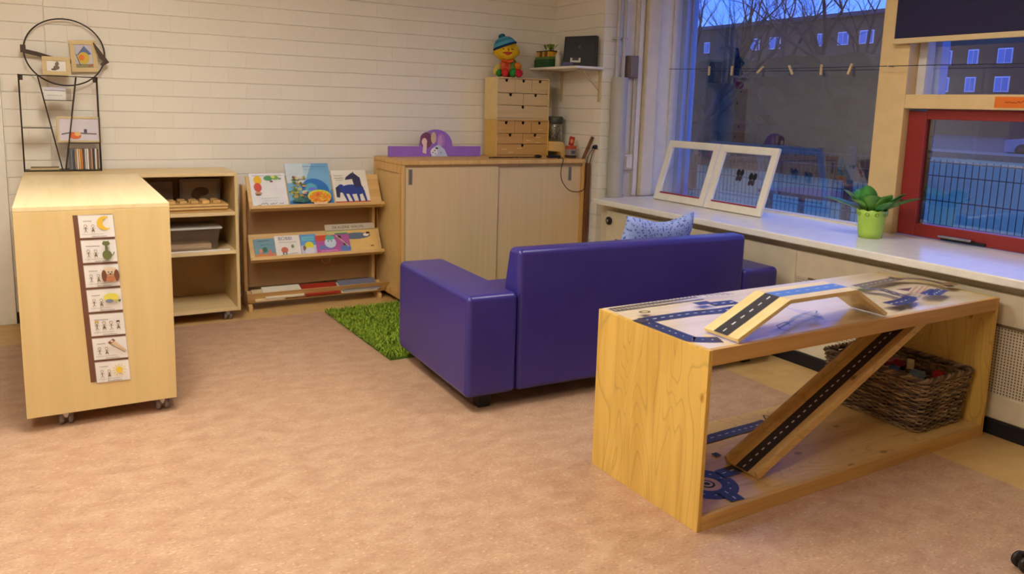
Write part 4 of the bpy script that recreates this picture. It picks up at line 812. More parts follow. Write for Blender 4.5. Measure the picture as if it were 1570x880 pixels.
# cables
m = MB()
def spline(pts, n=8):
    P = [Vector(p) for p in pts]; P = [P[0]*2-P[1]]+P+[P[-1]*2-P[-2]]; out = []
    for i in range(1, len(P)-2):
        for k in range(n):
            s = k/n; out.append(.5*((2*P[i])+(P[i+1]-P[i-1])*s+(2*P[i-1]-5*P[i]+4*P[i+1]-P[i+2])*s*s+(3*P[i]-P[i-1]-3*P[i+1]+P[i+2])*s**3))
    out.append(P[-2]); return out
CB = C((66, 38, 24), .5)
cp = [on(x_, y_, 1, 5.035) for x_, y_ in ((865, 247), (860, 262), (862, 278), (872, 291), (885, 294), (895, 290), (898, 275), (899, 255), (902, 240), (908, 229), (914, 224))]
cp[0] = Vector((cp[0].x, 5.05, cz+.004)); cp = [Vector((cp[0].x, 5.12, cz+.004))]+cp
m.tube(spline(cp[:-1]+[Vector((3.655, 5.02, 1.12))]), .0035, 6, CB)
tag(m.build('power_cable', origin=(3.5, 5.03, .9)), 'dark brown cable looping down in front of the right cupboard door', 'cable')
m = MB(); m.tube(spline([Vector((3.632, 5.03, .02)), Vector((3.634, 5.025, .4)), Vector((3.64, 5.02, .8)), Vector((3.636, 5.02, .98)), Vector((3.65, 5.0, 1.09)), Vector((3.662, 4.985, 1.125))]), .004, 6, C((120, 62, 34), .5))
tag(m.build('power_cable', origin=(3.64, 5.03, .02)), 'reddish brown cable running down the right edge of the cupboard to the floor', 'cable')
t = thing('power_plug', 'black plug in the side wall beside the grey pipe casing', 'plug', (3.66, 4.98, 1.13))
m = MB(); m.lathe([(0, -.034), (.010, -.034), (.016, -.02), (.018, -.003), (0, -.001)], (3.669, 4.985, 1.13), 14, DARK, 'x'); m.build('plug_body', t)
m = MB(); m.tube(spline([Vector((2.86, 5.25, cz+.005)), Vector((2.95, 5.22, cz+.006)), Vector((3.05, 5.24, cz+.005)), Vector((3.15, 5.20, cz+.007)), Vector((3.24, 5.22, cz+.006)), Vector((3.3, 5.20, cz+.008))]), .004, 6, CB)
m.tube(spline([Vector((2.84, 5.2, cz+.005)), Vector((2.93, 5.27, cz+.005)), Vector((3.02, 5.20, cz+.006)), Vector((3.12, 5.26, cz+.006))]), .0035, 6, CB)
tag(m.build('cable_bundle', origin=(3, 5.2, cz)), 'tangled dark cable lying along the cupboard top in front of the drawer chests', 'cable')
m = MB(); m.ell((3.27, 5.2, cz+.014), (.032, .025, .013), DARK); tag(m.build('cable_switch', origin=(3.27, 5.2, cz)), 'small black round adapter on the cupboard top in front of the chests', 'adapter')
m = MB(); m.box(3.36, 3.47, 5.18, 5.22, cz+.001, cz+.022, DARK); tag(m.build('remote_control', bevel=.004, origin=(3.42, 5.2, cz)), 'black slim remote lying on the cupboard top right of the adapter', 'remote')
# ------------------------------------------------------------------ wall shelf with brackets
t = thing('wall_shelf', 'white wall shelf on two pale brackets above the cupboard end', 'shelf', (3.55, 5.26, 1.70))
SHZ = 1.738
MB().box(3.41, XS-.002, 4.93, 5.60, SHZ-.018, SHZ, C((230, 222, 206), .4)).build('shelf_board', t, bevel=.003)
for y in (5.50, 4.975):
    m = MB(); BK = C((196, 172, 126), .5); m.box(XS-.012, XS-.002, y-.012, y+.012, 1.475, SHZ-.0185, BK); m.box(3.46, XS-.012, y-.01, y+.01, SHZ-.030, SHZ-.0185, BK)
    m.tube([(3.50, y, SHZ-.03), (3.56, y, 1.65), (XS-.012, y, 1.56)], .0055, 6, BK); m.build('bracket', t)
# things on the shelf
t = thing('flower_crate', 'green crate with yellow lettering and little plants on the wall shelf', 'crate', (3.53, 5.45, SHZ))
z = SHZ+.0005; GC = C((44, 86, 46), .5); YC = C((214, 160, 52), .5)
m = MB(); m.box(3.44, 3.56, 5.36, 5.58, z, z+.065, GC); m.build('crate_body', t, bevel=.004)
m = MB(); m.box(3.445, 3.555, 5.365, 5.575, z+.0655, z+.085, C((96, 130, 60), .5)); m.build('rim', t, bevel=.003)
m = MB(); 
for i in range(5): m.box(3.452, 3.54, 5.375+i*.038, 5.402+i*.038, z+.0855, z+.125, YC if i % 2 == 0 else C((120, 80, 40), .5))
m.build('packets', t)
m = MB(); m.box(3.45, 3.55, 5.37, 5.57, z+.1255, z+.133, C((50, 34, 24), .5)); m.build('packet_lid', t)
m = MB(); r3 = random.Random(9)
for i in range(14):
    leaf(m, Vector((3.50+r3.uniform(-.02, .02), 5.44+r3.uniform(-.04, .06), z+.134)), r3.uniform(0, 6.28), .05, .012, .07, .02, C((132, 150, 60), .6))
m.build('leaves', t)
t = thing('birdhouse', 'small brown wooden birdhouse behind the bottle on the wall shelf', 'birdhouse', (3.6, 5.3, SHZ))
m = MB(); m.prism([(5.25, z), (5.34, z), (5.34, z+.09), (5.295, z+.125), (5.25, z+.09)], 'x', 3.59, 3.65, C((130, 84, 52), .6)); m.build('house', t)
m = MB(); m.prism([(5.235, z+.088), (5.295, z+.137), (5.295, z+.149), (5.225, z+.094)], 'x', 3.58, 3.66, C((70, 44, 30), .6)); m.prism([(5.355, z+.088), (5.2955, z+.137), (5.2955, z+.149), (5.365, z+.094)], 'x', 3.58, 3.66, C((70, 44, 30), .6)); m.build('roof', t)
m = MB(); m.lathe([(0, -.001), (.014, -.001), (.014, .002)], (3.589, 5.295, z+.07), 14, DARK, 'x'); m.build('entrance_hole', t)
t = thing('dispenser_bottle', 'white plastic bottle with a rounded cap on the wall shelf', 'bottle', (3.49, 5.29, SHZ))
m = MB(); m.lathe([(0, .0005), (.024, .0005), (.026, .006), (.026, .090), (.022, .104), (.012, .112), (.012, .116)], (3.49, 5.295, SHZ), 22, C((206, 198, 184), .4)); m.build('bottle_body', t)
m = MB(); m.lathe([(.014, .1165), (.014, .128), (.010, .138), (0, .142)], (3.49, 5.295, SHZ), 16, C((226, 220, 210), .4)); m.build('cap', t)
t = thing('loudspeaker', 'black slanted loudspeaker with a white label on the wall shelf end', 'loudspeaker', (3.55, 5.07, SHZ))
BKS = C((30, 26, 28), .4)
ST = Matrix.Translation((3.535, 5.065, z)) @ Matrix.Rotation(R_(42), 4, 'Z')      # local: -x is the front, y across
m = MB(ST); m.hexa([(-.055, -.125, 0), (.065, -.125, 0), (.065, .125, 0), (-.055, .125, 0), (-.005, -.125, .235), (.065, -.125, .235), (.065, .125, .225), (-.005, .125, .225)], BKS); m.build('cabinet', t, bevel=.006)
sR = ST.to_3x3(); sl = sR @ Vector((.05, 0, .23)).normalized(); m = MB(); a = Art(m, ST @ Vector((-.0565, .12, 0)), sR @ Vector((0, -1, 0)), sl, .0006)
a.rect(.012, .02, .228, .215, C((38, 34, 34), .5)); a.ell(.118, .150, .010, .011, C((70, 64, 60), .5)); a.rect(.055, .03, .135, .065, C((196, 190, 176), .5)); a.rect(.07, .045, .12, .068, C((60, 56, 54), .5)); m.build('front_grille', t)
m = MB(ST); m.box(-.066, -.0585, .04, .125, 0, .03, C((60, 50, 96), .4)); m.build('control_strip', t)
# ------------------------------------------------------------------ sofa (seen from behind)
RZ = R_(-2.0)
t = thing('sofa', 'low violet-blue leatherette sofa seen from behind in the middle of the room', 'sofa', (1.585, 3.075, 0), RZ)
TS = WORLD[t.name]; L, D, AW, AH = 1.95, .90, .265, .565
def rbox(x0, x1, y0, y1, z0, z1, name, bev=.028, seg=4, wedge=None):
    m = MB(TS)
    if wedge: m.hexa(wedge, SOFA)
    else: m.box(x0, x1, y0, y1, z0, z1, SOFA)
    return m.build(name, t, bevel=bev, seg=seg, smooth=True)
rbox(0, AW, 0, D, .078, AH, 'armrest'); rbox(L-AW, L, 0, D, .078, AH, 'armrest')
rbox(0, 0, 0, 0, 0, 0, 'backrest', wedge=[(AW+.001, .002, .078), (L-AW-.001, .002, .078), (L-AW-.001, .27, .078), (AW+.001, .27, .078), (AW-.004, .004, .765), (L-AW+.002, .004, .765), (L-AW+.002, .115, .765), (AW-.004, .115, .765)])
rbox(AW+.002, L/2-.002, .272, D-.01, .24, .42, 'seat_cushion'); rbox(L/2+.002, L-AW-.002, .272, D-.01, .24, .42, 'seat_cushion')
m = MB(TS); m.box(AW+.002, L-AW-.002, .272, D-.03, .08, .239, SOFA); m.build('base', t)
for x, y in ((.13, .10), (L-.13, .10), (.13, D-.12), (L-.13, D-.12)):
    m = MB(TS); m.hexa([(x-.03, y-.03, .0), (x+.03, y-.03, .0), (x+.03, y+.03, .0), (x-.03, y+.03, .0), (x-.035, y-.035, .0775), (x+.035, y-.035, .0775), (x+.035, y+.035, .0775), (x-.035, y+.035, .0775)], DARK); m.build('leg', t, bevel=.002)
for xs in (AW-.001,):
    m = MB(TS); m.box(xs, xs+.003, -.0015, .001, .10, .56, C((36, 28, 96), .5)); m.build('seam', t)
# cushion / towel over the back
def cloth_mat():
    m, tt, b = base('speckled_cushion', (150, 160, 200), .85, .1)
    vo = nd(tt, 'ShaderNodeTexVoronoi'); vo.inputs['Scale'].default_value = 62; tt.links.new(coords(tt), vo.inputs['Vector'])
    r = ramp(tt, [(.22, (70, 86, 160)), (.42, (156, 172, 220))]); tt.links.new(vo.outputs['Distance'], r.inputs['Fac']); tt.links.new(r.outputs['Color'], b.inputs['Base Color']); return m
m = MB(); CM = cloth_mat(); nx, ny = 26, 12; vs = []
for side in (1, -1):
    for j in range(ny+1):
        for i in range(nx+1):
            u, v = i/nx, j/ny; e = max(0, (1-(2*u-1)**4)*(1-(2*v-1)**4))**.5
            x = 2.72+.50*u+.01*math.sin(v*9); zc = .435+.385*v+(.012*math.sin(u*7+1))-.012*math.sin(math.pi*u)*(v**3)+.006*(abs(2*u-1)**3)*v*2
            y = 3.465-.07*v+side*.055*e
            vs.append((x, y, zc))
N1 = (nx+1)*(ny+1); fs = []
for s_ in range(2):
    for j in range(ny):
        for i in range(nx):
            q = [s_*N1+j*(nx+1)+i, s_*N1+j*(nx+1)+i+1, s_*N1+(j+1)*(nx+1)+i+1, s_*N1+(j+1)*(nx+1)+i]
            fs.append(q[::-1] if s_ == 0 else q)
m.add(vs, fs, CM, True)
tag(m.build('cushion', weld=True, origin=(2.99, 3.42, .43)), 'blue and white speckled cushion sticking up behind the sofa back', 'cushion')
# ------------------------------------------------------------------ rug
RT = thing('rug', 'shaggy grass-green rug lying on the floor behind the sofa arm', 'rug', (1.548, 5.12, 0), R_(1))
T = WORLD[RT.name]; rw, rl = 1.6, 1.15
MB(T).box(0, rw, -rl, 0, .0005, .012, C((74, 104, 30), .9)).build('backing', RT)
m = MB(T); rr = random.Random(11); G3 = [C((134, 156, 44), .9, .1), C((108, 134, 34), .9, .1), C((156, 174, 62), .9, .1)]
for i in range(15000):
    x = rr.uniform(-.006, min(rw, .62)+.0) if i % 5 else rr.uniform(.6, rw); y = rr.uniform(-rl, .008); a_ = rr.uniform(0, 6.283); h_ = rr.uniform(.018, .034); w_ = .0035; d = rr.uniform(.004, .022)
    dx, dy = math.cos(a_), math.sin(a_); px_, py_ = -dy*w_, dx*w_
    m.add([(x-px_, y-py_, .011), (x+px_, y+py_, .011), (x+dx*d*.6+px_*.8, y+dy*d*.6+py_*.8, h_*.75), (x+dx*d*.6-px_*.8, y+dy*d*.6-py_*.8, h_*.75), (x+dx*d*1.5, y+dy*d*1.5, h_)], [(0, 1, 2, 3), (3, 2, 4)], G3[i % 3])
o = m.build('pile', RT); o['kind'] = 'stuff'
# ------------------------------------------------------------------ road table
TR = R_(.7); W_, DP, HT = 1.765, .60, .646
t = thing('road_table', 'open pine plywood play table with printed toy roads on its top and lower shelf', 'play table', (1.832, 1.815, 0), TR)
TT = WORLD[t.name]; TTi = TT.inverted()
def tb(*a, name='board', m_=PLY, bev=.0015): return MB(TT).box(*a, m_).build(name, t, bevel=bev)
tb(0, .018, 0, DP, .0, HT-.0005, name='side_panel'); tb(W_-.018, W_, 0, DP, 0, HT-.0005, name='side_panel')
PANT = wood('printed_table_top', (226, 206, 176), (214, 190, 152), 'x', .22, 14)
top = tb(.0185, W_-.0185, .0185, DP, HT-.018, HT, name='top_panel', m_=PANT)
low = tb(.0185, W_-.0185, .0185, DP, .035, .053, name='lower_panel', m_=PLYX)
tb(.0185, W_-.0185, 0, .018, HT-.056, HT, name='front_rail', m_=PINE); tb(.0185, W_-.0185, 0, .018, 0, .053, name='front_rail', m_=PINE)
tb(.0185, W_-.0185, DP-.018, DP, 0, .0345, name='back_rail', m_=PINE)
# roads
def tl(px, py, z): p = on(px, py, 2, z); q = TTi @ p; return (q.x, q.y)
def road(a, pts, w, m_, dash=True, dl=.035):
    if a.O.z > .5: pts = [(max(w/2+.006, q[0]), min(DP-.03, max(w/2+.004, q[1]))) for q in pts]      # keep the print on the board
    k = len(pts)
    # offset polyline with mitres
    Ls, Rs = [], []
    for i, p in enumerate(pts):
        p = Vector(p); d1 = (p-Vector(pts[i-1])).normalized() if i else None; d2 = (Vector(pts[i+1])-p).normalized() if i < k-1 else None
        d = ((d1 or d2)+(d2 or d1)).normalized(); n_ = Vector((-d.y, d.x)); sc = 1/max(.5, n_.dot(Vector((-(d2 or d1).y, (d2 or d1).x)))); Ls.append(p+n_*w/2*sc); Rs.append(p-n_*w/2*sc)
    a.k += 1
    for i in range(k-1): a.raw([a.P(*Rs[i]), a.P(*Rs[i+1]), a.P(*Ls[i+1]), a.P(*Ls[i])], [(0, 1, 2, 3)], m_)
    if dash:
        a.k += 1
        for i in range(k-1):
            p, q = Vector(pts[i]), Vector(pts[i+1]); n_ = int((q-p).length/dl) if (q-p).length > dl else (1 if i % max(1, round(dl/max(.001, (q-p).length))) == 0 else 0)
            for j in range(n_):
                s, e = p.lerp(q, (j+.28)/n_), p.lerp(q, (j+.72)/n_); d = (e-s).normalized(); nn = Vector((-d.y, d.x))*.0028
                a.raw([a.P(*(s-nn)), a.P(*(e-nn)), a.P(*(e+nn)), a.P(*(s+nn))], [(0, 1, 2, 3)], DASH)
        a.k -= 1
def curve2(pts, n=6):
    return [tuple(p)[:2] for p in spline([Vector((p[0], p[1], 0)) for p in pts], n)]
R3 = TT.to_3x3(); m = MB(); a = Art(m, TT @ Vector((0, 0, HT+.0003)), R3 @ Vector((1, 0, 0)), R3 @ Vector((0, 1, 0)), .0004)
Z = HT
def P2(lst, z=Z): return [tl(x, y, z) for x, y in lst]
RW = .066
road(a, curve2(P2([(972, 493), (1000, 500), (1030, 511), (1052, 519), (1075, 521), (1105, 521)])), RW, ROADB)
road(a, P2([(978, 493), (1010, 488), (1060, 481), (1110, 476), (1140, 471)]), RW, ROADB)
road(a, P2([(1090, 467), (1128, 463)]), RW*.9, ROADB)
road(a, P2([(965, 492), (985, 496)]), RW*.8, C((66, 58, 66), .4), False)
m.build('road_print', top); m = MB(); a.mb = m
# railway along the back edge
TRK = C((70, 60, 66), .5)
y0_, y1_ = .575, .535
for yy in (y0_, y1_): a.line([(.03, yy), (.50, yy)], .007, TRK)
for i in range(24): x_ = .03+i*.0198; a.line([(x_, y0_), (x_, y1_)], .007, TRK)
a.line([(.50, .555), (.56, .553), (.60, .54), (.66, .52)], .005, TRK)
for i in range(5): x_ = .52+i*.024; a.line([(x_, .568-i*.006), (x_, .53-i*.006)], .006, TRK)
a.ell(*tl(988, 484, Z), .026, .018, C((90, 80, 50), .5)); a.ell(*tl(988, 484, Z), .015, .010, C((196, 180, 120), .5)); a.ell(*tl(1082, 470, Z), .022, .016, C((70, 70, 110), .5), 10)
a.rect(*tl(1072, 474, Z), *[q+.03 for q in tl(1082, 471, Z)], C((60, 60, 110), .5))
m.build('railway_print', top); m = MB(); a.mb = m
# bluish drawing under the bridge
BL = C((80, 110, 180), .4); BL2 = C((120, 160, 210), .4)
c0 = tl(1215, 505, Z); 
for (x, y) in ((1185, 490), (1210, 485), (1240, 490), (1260, 500)): pass
for k in range(7):
    q = P2([(1190+4*k, 512-3*k), (1205+6*k, 505-3.4*k), (1235+3*k, 500-2.6*k), (1262-2*k, 492-1.5*k)]); a.line(q, .004, BL if k % 2 else BL2)
for k in range(5):
    q = P2([(1205+9*k, 478+2*k), (1222+8*k, 486+1.6*k), (1246+4*k, 492+1.5*k)]); a.line(q, .004, BL)
a.line(P2([(1190, 508), (1196, 514), (1210, 517)]), .005, C((50, 60, 120), .4)); a.line(P2([(1190, 508), (1204, 502), (1212, 508)]), .005, C((50, 60, 120), .4))
m.build('drawing_print', top); m = MB(); a.mb = m
# right part of the top: loop of road, small arches
RB = C((112, 92, 74), .35, .5)
road(a, P2([(1312, 447), (1345, 440), (1376, 434)]), RW*.85, RB)
road(a, curve2(P2([(1376, 434), (1410, 435), (1440, 441), (1458, 447)])), RW*.6, RB, False)
road(a, P2([(1322, 449), (1352, 452), (1375, 459), (1396, 465)]), RW*.75, C((92, 80, 84), .35, .5))
road(a, P2([(1396, 465), (1385, 470), (1362, 475)]), RW*.95, ROADB, True, .03)
road(a, P2([(1385, 463), (1404, 466)]), RW*.9, ROADB, False)
road(a, P2([(1362, 432), (1384, 436)]), RW*.5, C((96, 70, 40), .4), False)
a.scribble(*sorted((tl(1322, 452, Z)[0], tl(1345, 458, Z)[0])), tl(1335, 455, Z)[1], .008, C((90, 70, 50), .5), .004)
a.poly(P2([(1372, 452), (1392, 455), (1398, 449)]), C((110, 76, 50), .5))
for dx in (0, 9, 17): a.line(P2([(1394+dx, 458), (1406+dx, 447)]), .007, C((180, 120, 70), .5))
road(a, P2([(1418, 461), (1434, 453)]), .05, C((34, 30, 34), .4), True, .03); road(a, P2([(1430, 461), (1444, 453)]), .05, C((34, 30, 34), .4), True, .03)
a.ell(*tl(1455, 444, Z), .05, .03, C((140, 110, 80), .4))
m.build('road_print', top)
# lower shelf roads
m = MB(); a = Art(m, TT @ Vector((0, 0, .0533)), R3 @ Vector((1, 0, 0)), R3 @ Vector((0, 1, 0)), .0004); Z2 = .0535
def P3(l): return [tl(x, y, Z2) for x, y in l]
NV = C((38, 40, 68), .42, .5)
cc_ = tl(1084, 742, Z2)
ring = [(cc_[0]+.085*math.cos(i*math.pi/12), cc_[1]+.085*math.sin(i*math.pi/12)) for i in range(25)]
road(a, ring, .062, NV, True, .035); a.ell(cc_[0], cc_[1], .030, .030, INK); a.ell(cc_[0], cc_[1], .022, .022, C((214, 196, 160), .4)); a.ell(cc_[0], cc_[1], .012, .012, INK, 10)
a.l = .00055
road(a, [p for p in P3([(1104, 728), (1128, 720), (1150, 714)])], .062, NV); road(a, [tl(1108, 752, Z2), (tl(1138, 772, Z2)[0], .022)], .062, NV)
road(a, [(.02, tl(1086, 674, Z2)[1])]+P3([(1086, 674), (1120, 664), (1165, 652), (1176, 648)]), .062, ROAD)
road(a, [(1.00, .40), (1.16, .43)], .062, NV)
q = P3([(1170, 638), (1185, 640), (1174, 645)]); a.line(q+[q[0]], .006, INK); a.rect(*P3([(1098, 702)])[0], *[c+.03 for c in P3([(1098, 702)])[0]], INK)
q = P3([(1305, 628)])[0]; a.line([q, (q[0]+.02, q[1]+.03), (q[0]+.03, q[1]-.01)], .006, INK)
m.build('road_print', low)
# ------------------------------------------------------------------ bridge on the table top
t = thing('toy_road_bridge', 'pale wooden toy road bridge with a dark road strip on the play table top', 'toy bridge', (2.27, 1.90, HT), TR)
BZ = HT+.0012; YN, YF = 1.826, 1.985; ct = .015
def tilt_board(M_, xa, za, xb, zb_, y0_, y1_, th, wood_, name, roadm, rdl=.03, rails=0, rw_=None, ends=(0, 0)):
    """board running from (xa,za) to (xb,zb) (upper surface), with a road down the middle"""
    d = Vector((xb-xa, 0, zb_-za)); Ln = d.length; d.normalize(); n_ = Vector((-d.z, 0, d.x))
    if n_.z < 0: n_ = -n_
    def Q(s, y, h): return Vector((xa, 0, za))+d*s+n_*h+Vector((0, y, 0))
    m = MB(M_)
    m.hexa([Q(0, y0_, -th), Q(Ln, y0_, -th), Q(Ln, y1_, -th), Q(0, y1_, -th), Q(0, y0_, 0), Q(Ln, y0_, 0), Q(Ln, y1_, 0), Q(0, y1_, 0)], wood_)
    if ends[0]:    # cut the low end level with the ground
        pass
    if rails:
        for ya, yb_ in ((y0_, y0_+rails), (y1_-rails, y1_)):
            m.hexa([Q(0, ya, 0), Q(Ln, ya, 0), Q(Ln, yb_, 0), Q(0, yb_, 0), Q(0, ya, .022), Q(Ln, ya, .022), Q(Ln, yb_, .022), Q(0, yb_, .022)], wood_)
    o = m.build(name, t, bevel=.001)
    m = MB(M_); yc_ = (y0_+y1_)/2; rw_ = rw_ or (y1_-y0_)*.42; a = Art(m, M_ @ Q(0, yc_, .0004), M_.to_3x3() @ d, M_.to_3x3() @ Vector((0, 1, 0)), .0003)
    a.rect(.0, -rw_/2, Ln, rw_/2, roadm); a.k += 1
    k = int(Ln/rdl)
    for i in range(k): s = (i+.3)*Ln/k; a.rect(s, -.0028, s+.42*Ln/k, .0028, DASH); a.k -= 1
    m.build('road_strip', o); return o
I4 = Matrix.Identity(4)
# slight rotation of the table is followed about its front-left corner
MBR = Matrix.Translation((1.832, 1.815, 0)) @ Matrix.Rotation(TR, 4, 'Z') @ Matrix.Translation((-1.832, -1.815, 0))
tilt_board(MBR, 1.972, BZ+.0165, 2.222, BZ+.128, YN, YF, ct, PALEPINE, 'ramp', ROAD, .042)
tilt_board(MBR, 2.2225, BZ+.1285, 2.60, BZ+.1285, YN, YF, ct, PALEPINE, 'deck', C((84, 120, 176), .3, .6), .05)  # deck road coloured blue: reflection of the sky is painted in
tilt_board(MBR, 2.6005, BZ+.128, 2.80, BZ+.0165, YN, YF, ct, PALEPINE, 'ramp', ROAD, .042)
# ------------------------------------------------------------------ long ramp inside the table
t = thing('toy_road_ramp', 'long wooden toy ramp with a dark road slanting up inside the play table', 'toy ramp', (2.3, 2.0, .055), TR)
tilt_board(MBR, 2.235, .0655, 3.345, .617, 1.914, 2.080, .012, PLYX, 'ramp_board', C((40, 32, 30), .4), .036, .014, .062)
# ------------------------------------------------------------------ wicker basket with toys
BX, BY = 3.37, 2.145; bz0 = .0545
t = thing('wicker_basket', 'dark brown rectangular wicker basket full of toys on the lower shelf of the play table', 'basket', (BX, BY, bz0), TR)
WK = [C((124, 98, 70), .7, var=.25), C((152, 126, 94), .7, var=.25), C((98, 76, 56), .7, var=.25)]
def ring_pt(s, h, off=0):
    """point on the rounded-rectangle wall, s in 0..1, h in 0..1"""
    hw, hd = .165+.022*h, .235+.024*h; rc = .035
    hw += off; hd += off; per = [2*(hd-rc), math.pi*rc/2, 2*(hw-rc), math.pi*rc/2]*2; tot = sum(per); d = (s % 1)*tot; z_ = bz0+.004+.235*h
    segs = [((hw, -(hd-rc)), (0, 1)), None, ((hw-rc, hd), (-1, 0)), None, ((-hw, hd-rc), (0, -1)), None, ((-(hw-rc), -hd), (1, 0)), None]
    cs = [None, (hw-rc, hd-rc, 0), None, (-(hw-rc), hd-rc, 90), None, (-(hw-rc), -(hd-rc), 180), None, (hw-rc, -(hd-rc), 270)]
    for i in range(8):
        if d <= per[i]+1e-9:
            if segs[i]: (x, y), (dx, dy) = segs[i]; return Vector((BX+x+dx*d, BY+y+dy*d, z_))
            x, y, a0 = cs[i]; a_ = R_(a0)+d/rc; return Vector((BX+x+rc*math.cos(a_), BY+y+rc*math.sin(a_), z_))
        d -= per[i]
    return ring_pt(0, h, off)
NS = 46; rb = random.Random(4); m = MB(); rows = 24
def hole(s, h):       # the grip opening in the side turned to the camera
    return False
for r in range(rows):
    h = (r+.5)/rows; ph = (r % 2)*math.pi; pts = []
    K_ = NS*3
    for i in range(K_):
        s = i/K_; o_ = .0045*math.cos(s*NS*math.pi+ph); p = ring_pt(s, h, o_); p.z += .0015*math.sin(i*1.7+r*2.3); pts.append(p)
    m.tube(pts, .0042*rb.uniform(.9, 1.15), 5, WK[r % 3 if r % 5 else 1], closed=True)
m.build('weave', t)
m = MB()
for i in range(NS): m.tube([ring_pt((i+.5)/NS, 0, 0), ring_pt((i+.5)/NS, 1.0, 0)], .0035, 5, WK[2])
o = m.build('stakes', t)
m = MB()
for k in range(3):
    pts = []
    for i in range(140):
        s = i/140; a_ = s*2*math.pi*22+k*2.094; p = ring_pt(s, 1.0, .007*math.cos(a_)); p.z += .008+.007*math.sin(a_); pts.append(p)
    m.tube(pts, .0066, 6, WK[(k+1) % 3], closed=True)
m.build('braided_rim', t)
m = MB(); m.box(BX-.145, BX+.145, BY-.225, BY+.225, bz0, bz0+.008, WK[2]); m.build('basket_bottom', t)
# liner of toys: separate things
def toy(name, label, cat, x, y, z, parts, rz=0, tl_=0):
    o = thing(name, label, cat, (x, y, z), rz, 'toys in the wicker basket'); T = Matrix.Translation((x, y, z)) @ Matrix.Rotation(rz, 4, 'Z') @ Matrix.Rotation(tl_, 4, 'Y')
    for nm, fn in parts:
        m = MB(T); fn(m); m.build(nm, o, bevel=.0015)
    return o
def car(col, label, x, y, z, rz, tl_=.2):
    cc2 = C(col, .35, .5)
    ps = [('car_body', lambda m: (m.prism([(-.05, .01), (.05, .01), (.05, .026), (.03, .03), (.018, .046), (-.025, .046), (-.036, .03), (-.05, .028)], 'y', -.022, .022, cc2)))]
    for (wx, wy) in ((-.03, -.023), (.03, -.023), (-.03, .023), (.03, .023)): ps.append(('wheel', lambda m, wx=wx, wy=wy: m.lathe([(0, -.004), (.011, -.004), (.011, .004), (0, .004)], (wx, wy, .011), 14, DARK, 'y')))
    return toy('toy_car', label, 'toy car', x, y, z, ps, rz, tl_)
car((48, 84, 148), 'blue toy car lying in the wicker basket', BX-.065, BY-.035, bz0+.188, .5)
car((150, 36, 34), 'red toy car lying in the middle of the wicker basket', BX+.035, BY+.03, bz0+.192, -.3)
car((110, 140, 170), 'grey blue toy car lying in the front of the wicker basket', BX+.0, BY-.11, bz0+.18, .1, .1)
car((40, 40, 46), 'black toy car at the back of the wicker basket', BX-.05, BY+.10, bz0+.18, 1.0)
toy('toy_block', 'cream angular toy piece sticking out of the basket near its far right corner', 'toy block', BX+.085, BY-.02, bz0+.195, [('block', lambda m: m.prism([(-.03, 0), (.03, 0), (.03, .03), (.012, .03), (.012, .045), (-.012, .045), (-.012, .03), (-.03, .03)], 'y', -.015, .015, C((206, 190, 150), .5)))], .6, .2)
toy('toy_block', 'white toy piece at the back left of the wicker basket', 'toy block', BX-.09, BY+.155, bz0+.205, [('block', lambda m: m.prism([(-.035, 0), (.035, 0), (.02, .05), (-.02, .04)], 'y', -.02, .02, C((220, 206, 180), .5)))], .9, .1)
toy('toy_block', 'red toy block in the front right corner of the wicker basket', 'toy block', BX+.10, BY-.15, bz0+.17, [('block', lambda m: m.box(-.03, .03, -.018, .018, 0, .05, C((176, 36, 32), .5)))], .2, .1)
toy('toy_block', 'beige toy block in the left of the wicker basket', 'toy block', BX-.10, BY-.06, bz0+.17, [('block', lambda m: m.box(-.03, .03, -.018, .018, 0, .03, C((180, 150, 110), .5)))], 1.2, .1)
m = MB(); r5 = random.Random(8)
for i in range(60):
    x_, y_ = BX+r5.uniform(-.115, .115), BY+r5.uniform(-.165, .165); s_ = r5.uniform(.015, .028); q = Matrix.Rotation(r5.uniform(0, 3), 3, 'Z') @ Matrix.Rotation(r5.uniform(0, 3), 3, 'X')
    T = Matrix.Translation((x_, y_, bz0+.06+r5.uniform(0, .105))) @ q.to_4x4(); MBx = MB(T); MBx.box(-s_, s_, -s_*.7, s_*.7, -s_*.6, s_*.6, C(r5.choice([(80, 50, 40), (120, 40, 40), (60, 70, 110), (150, 120, 80), (50, 44, 40)]), .5)); m.v_off = len(m.v); m.T = I4; m.add([tuple(p) for p in MBx.v], MBx.f, MBx.m[0])
tag(m.build('toy_heap', origin=(BX, BY, bz0+.05)), 'jumble of small toy pieces filling the lower part of the wicker basket', 'toys', 'toys in the wicker basket', 'stuff')
# ------------------------------------------------------------------ caster at the right edge
t = thing('swivel_stool', 'black base of a wheeled stool, only one caster showing at the bottom right edge', 'stool', (2.735, .945, 0))
def bcast(x, y, ang):
    m = MB(); m.tube([(x, y, .055), (x, y, .085)], .008, 10, DARK)
    T = Matrix.Translation((x, y, 0)) @ Matrix.Rotation(ang, 4, 'Z'); m.T = T; m.box(-.012, .03, -.008, .008, .03, .062, DARK); m.T = I4; o = m.build('caster', t, bevel=.003)
    for q in (-1, 1):
        m = MB(T); m.lathe([(0, -.009), (.022, -.009), (.0275, -.004), (.0275, .004), (.022, .009), (0, .009)], (.015, q*.018, .0275), 22, C((44, 38, 34), .35), 'y'); m.build('wheel', o)
for k in range(5):
    a_ = R_(116.5)+k*2*math.pi/5; ex, ey = 2.735+.235*math.cos(a_), .945+.235*math.sin(a_)
    m = MB(); m.tube([(2.735, .945, .115), ((2.735+ex)/2, (.945+ey)/2, .108), (ex, ey, .088)], [.022, .018, .014], 10, DARK); m.build('leg', t); bcast(ex, ey, a_+.6)
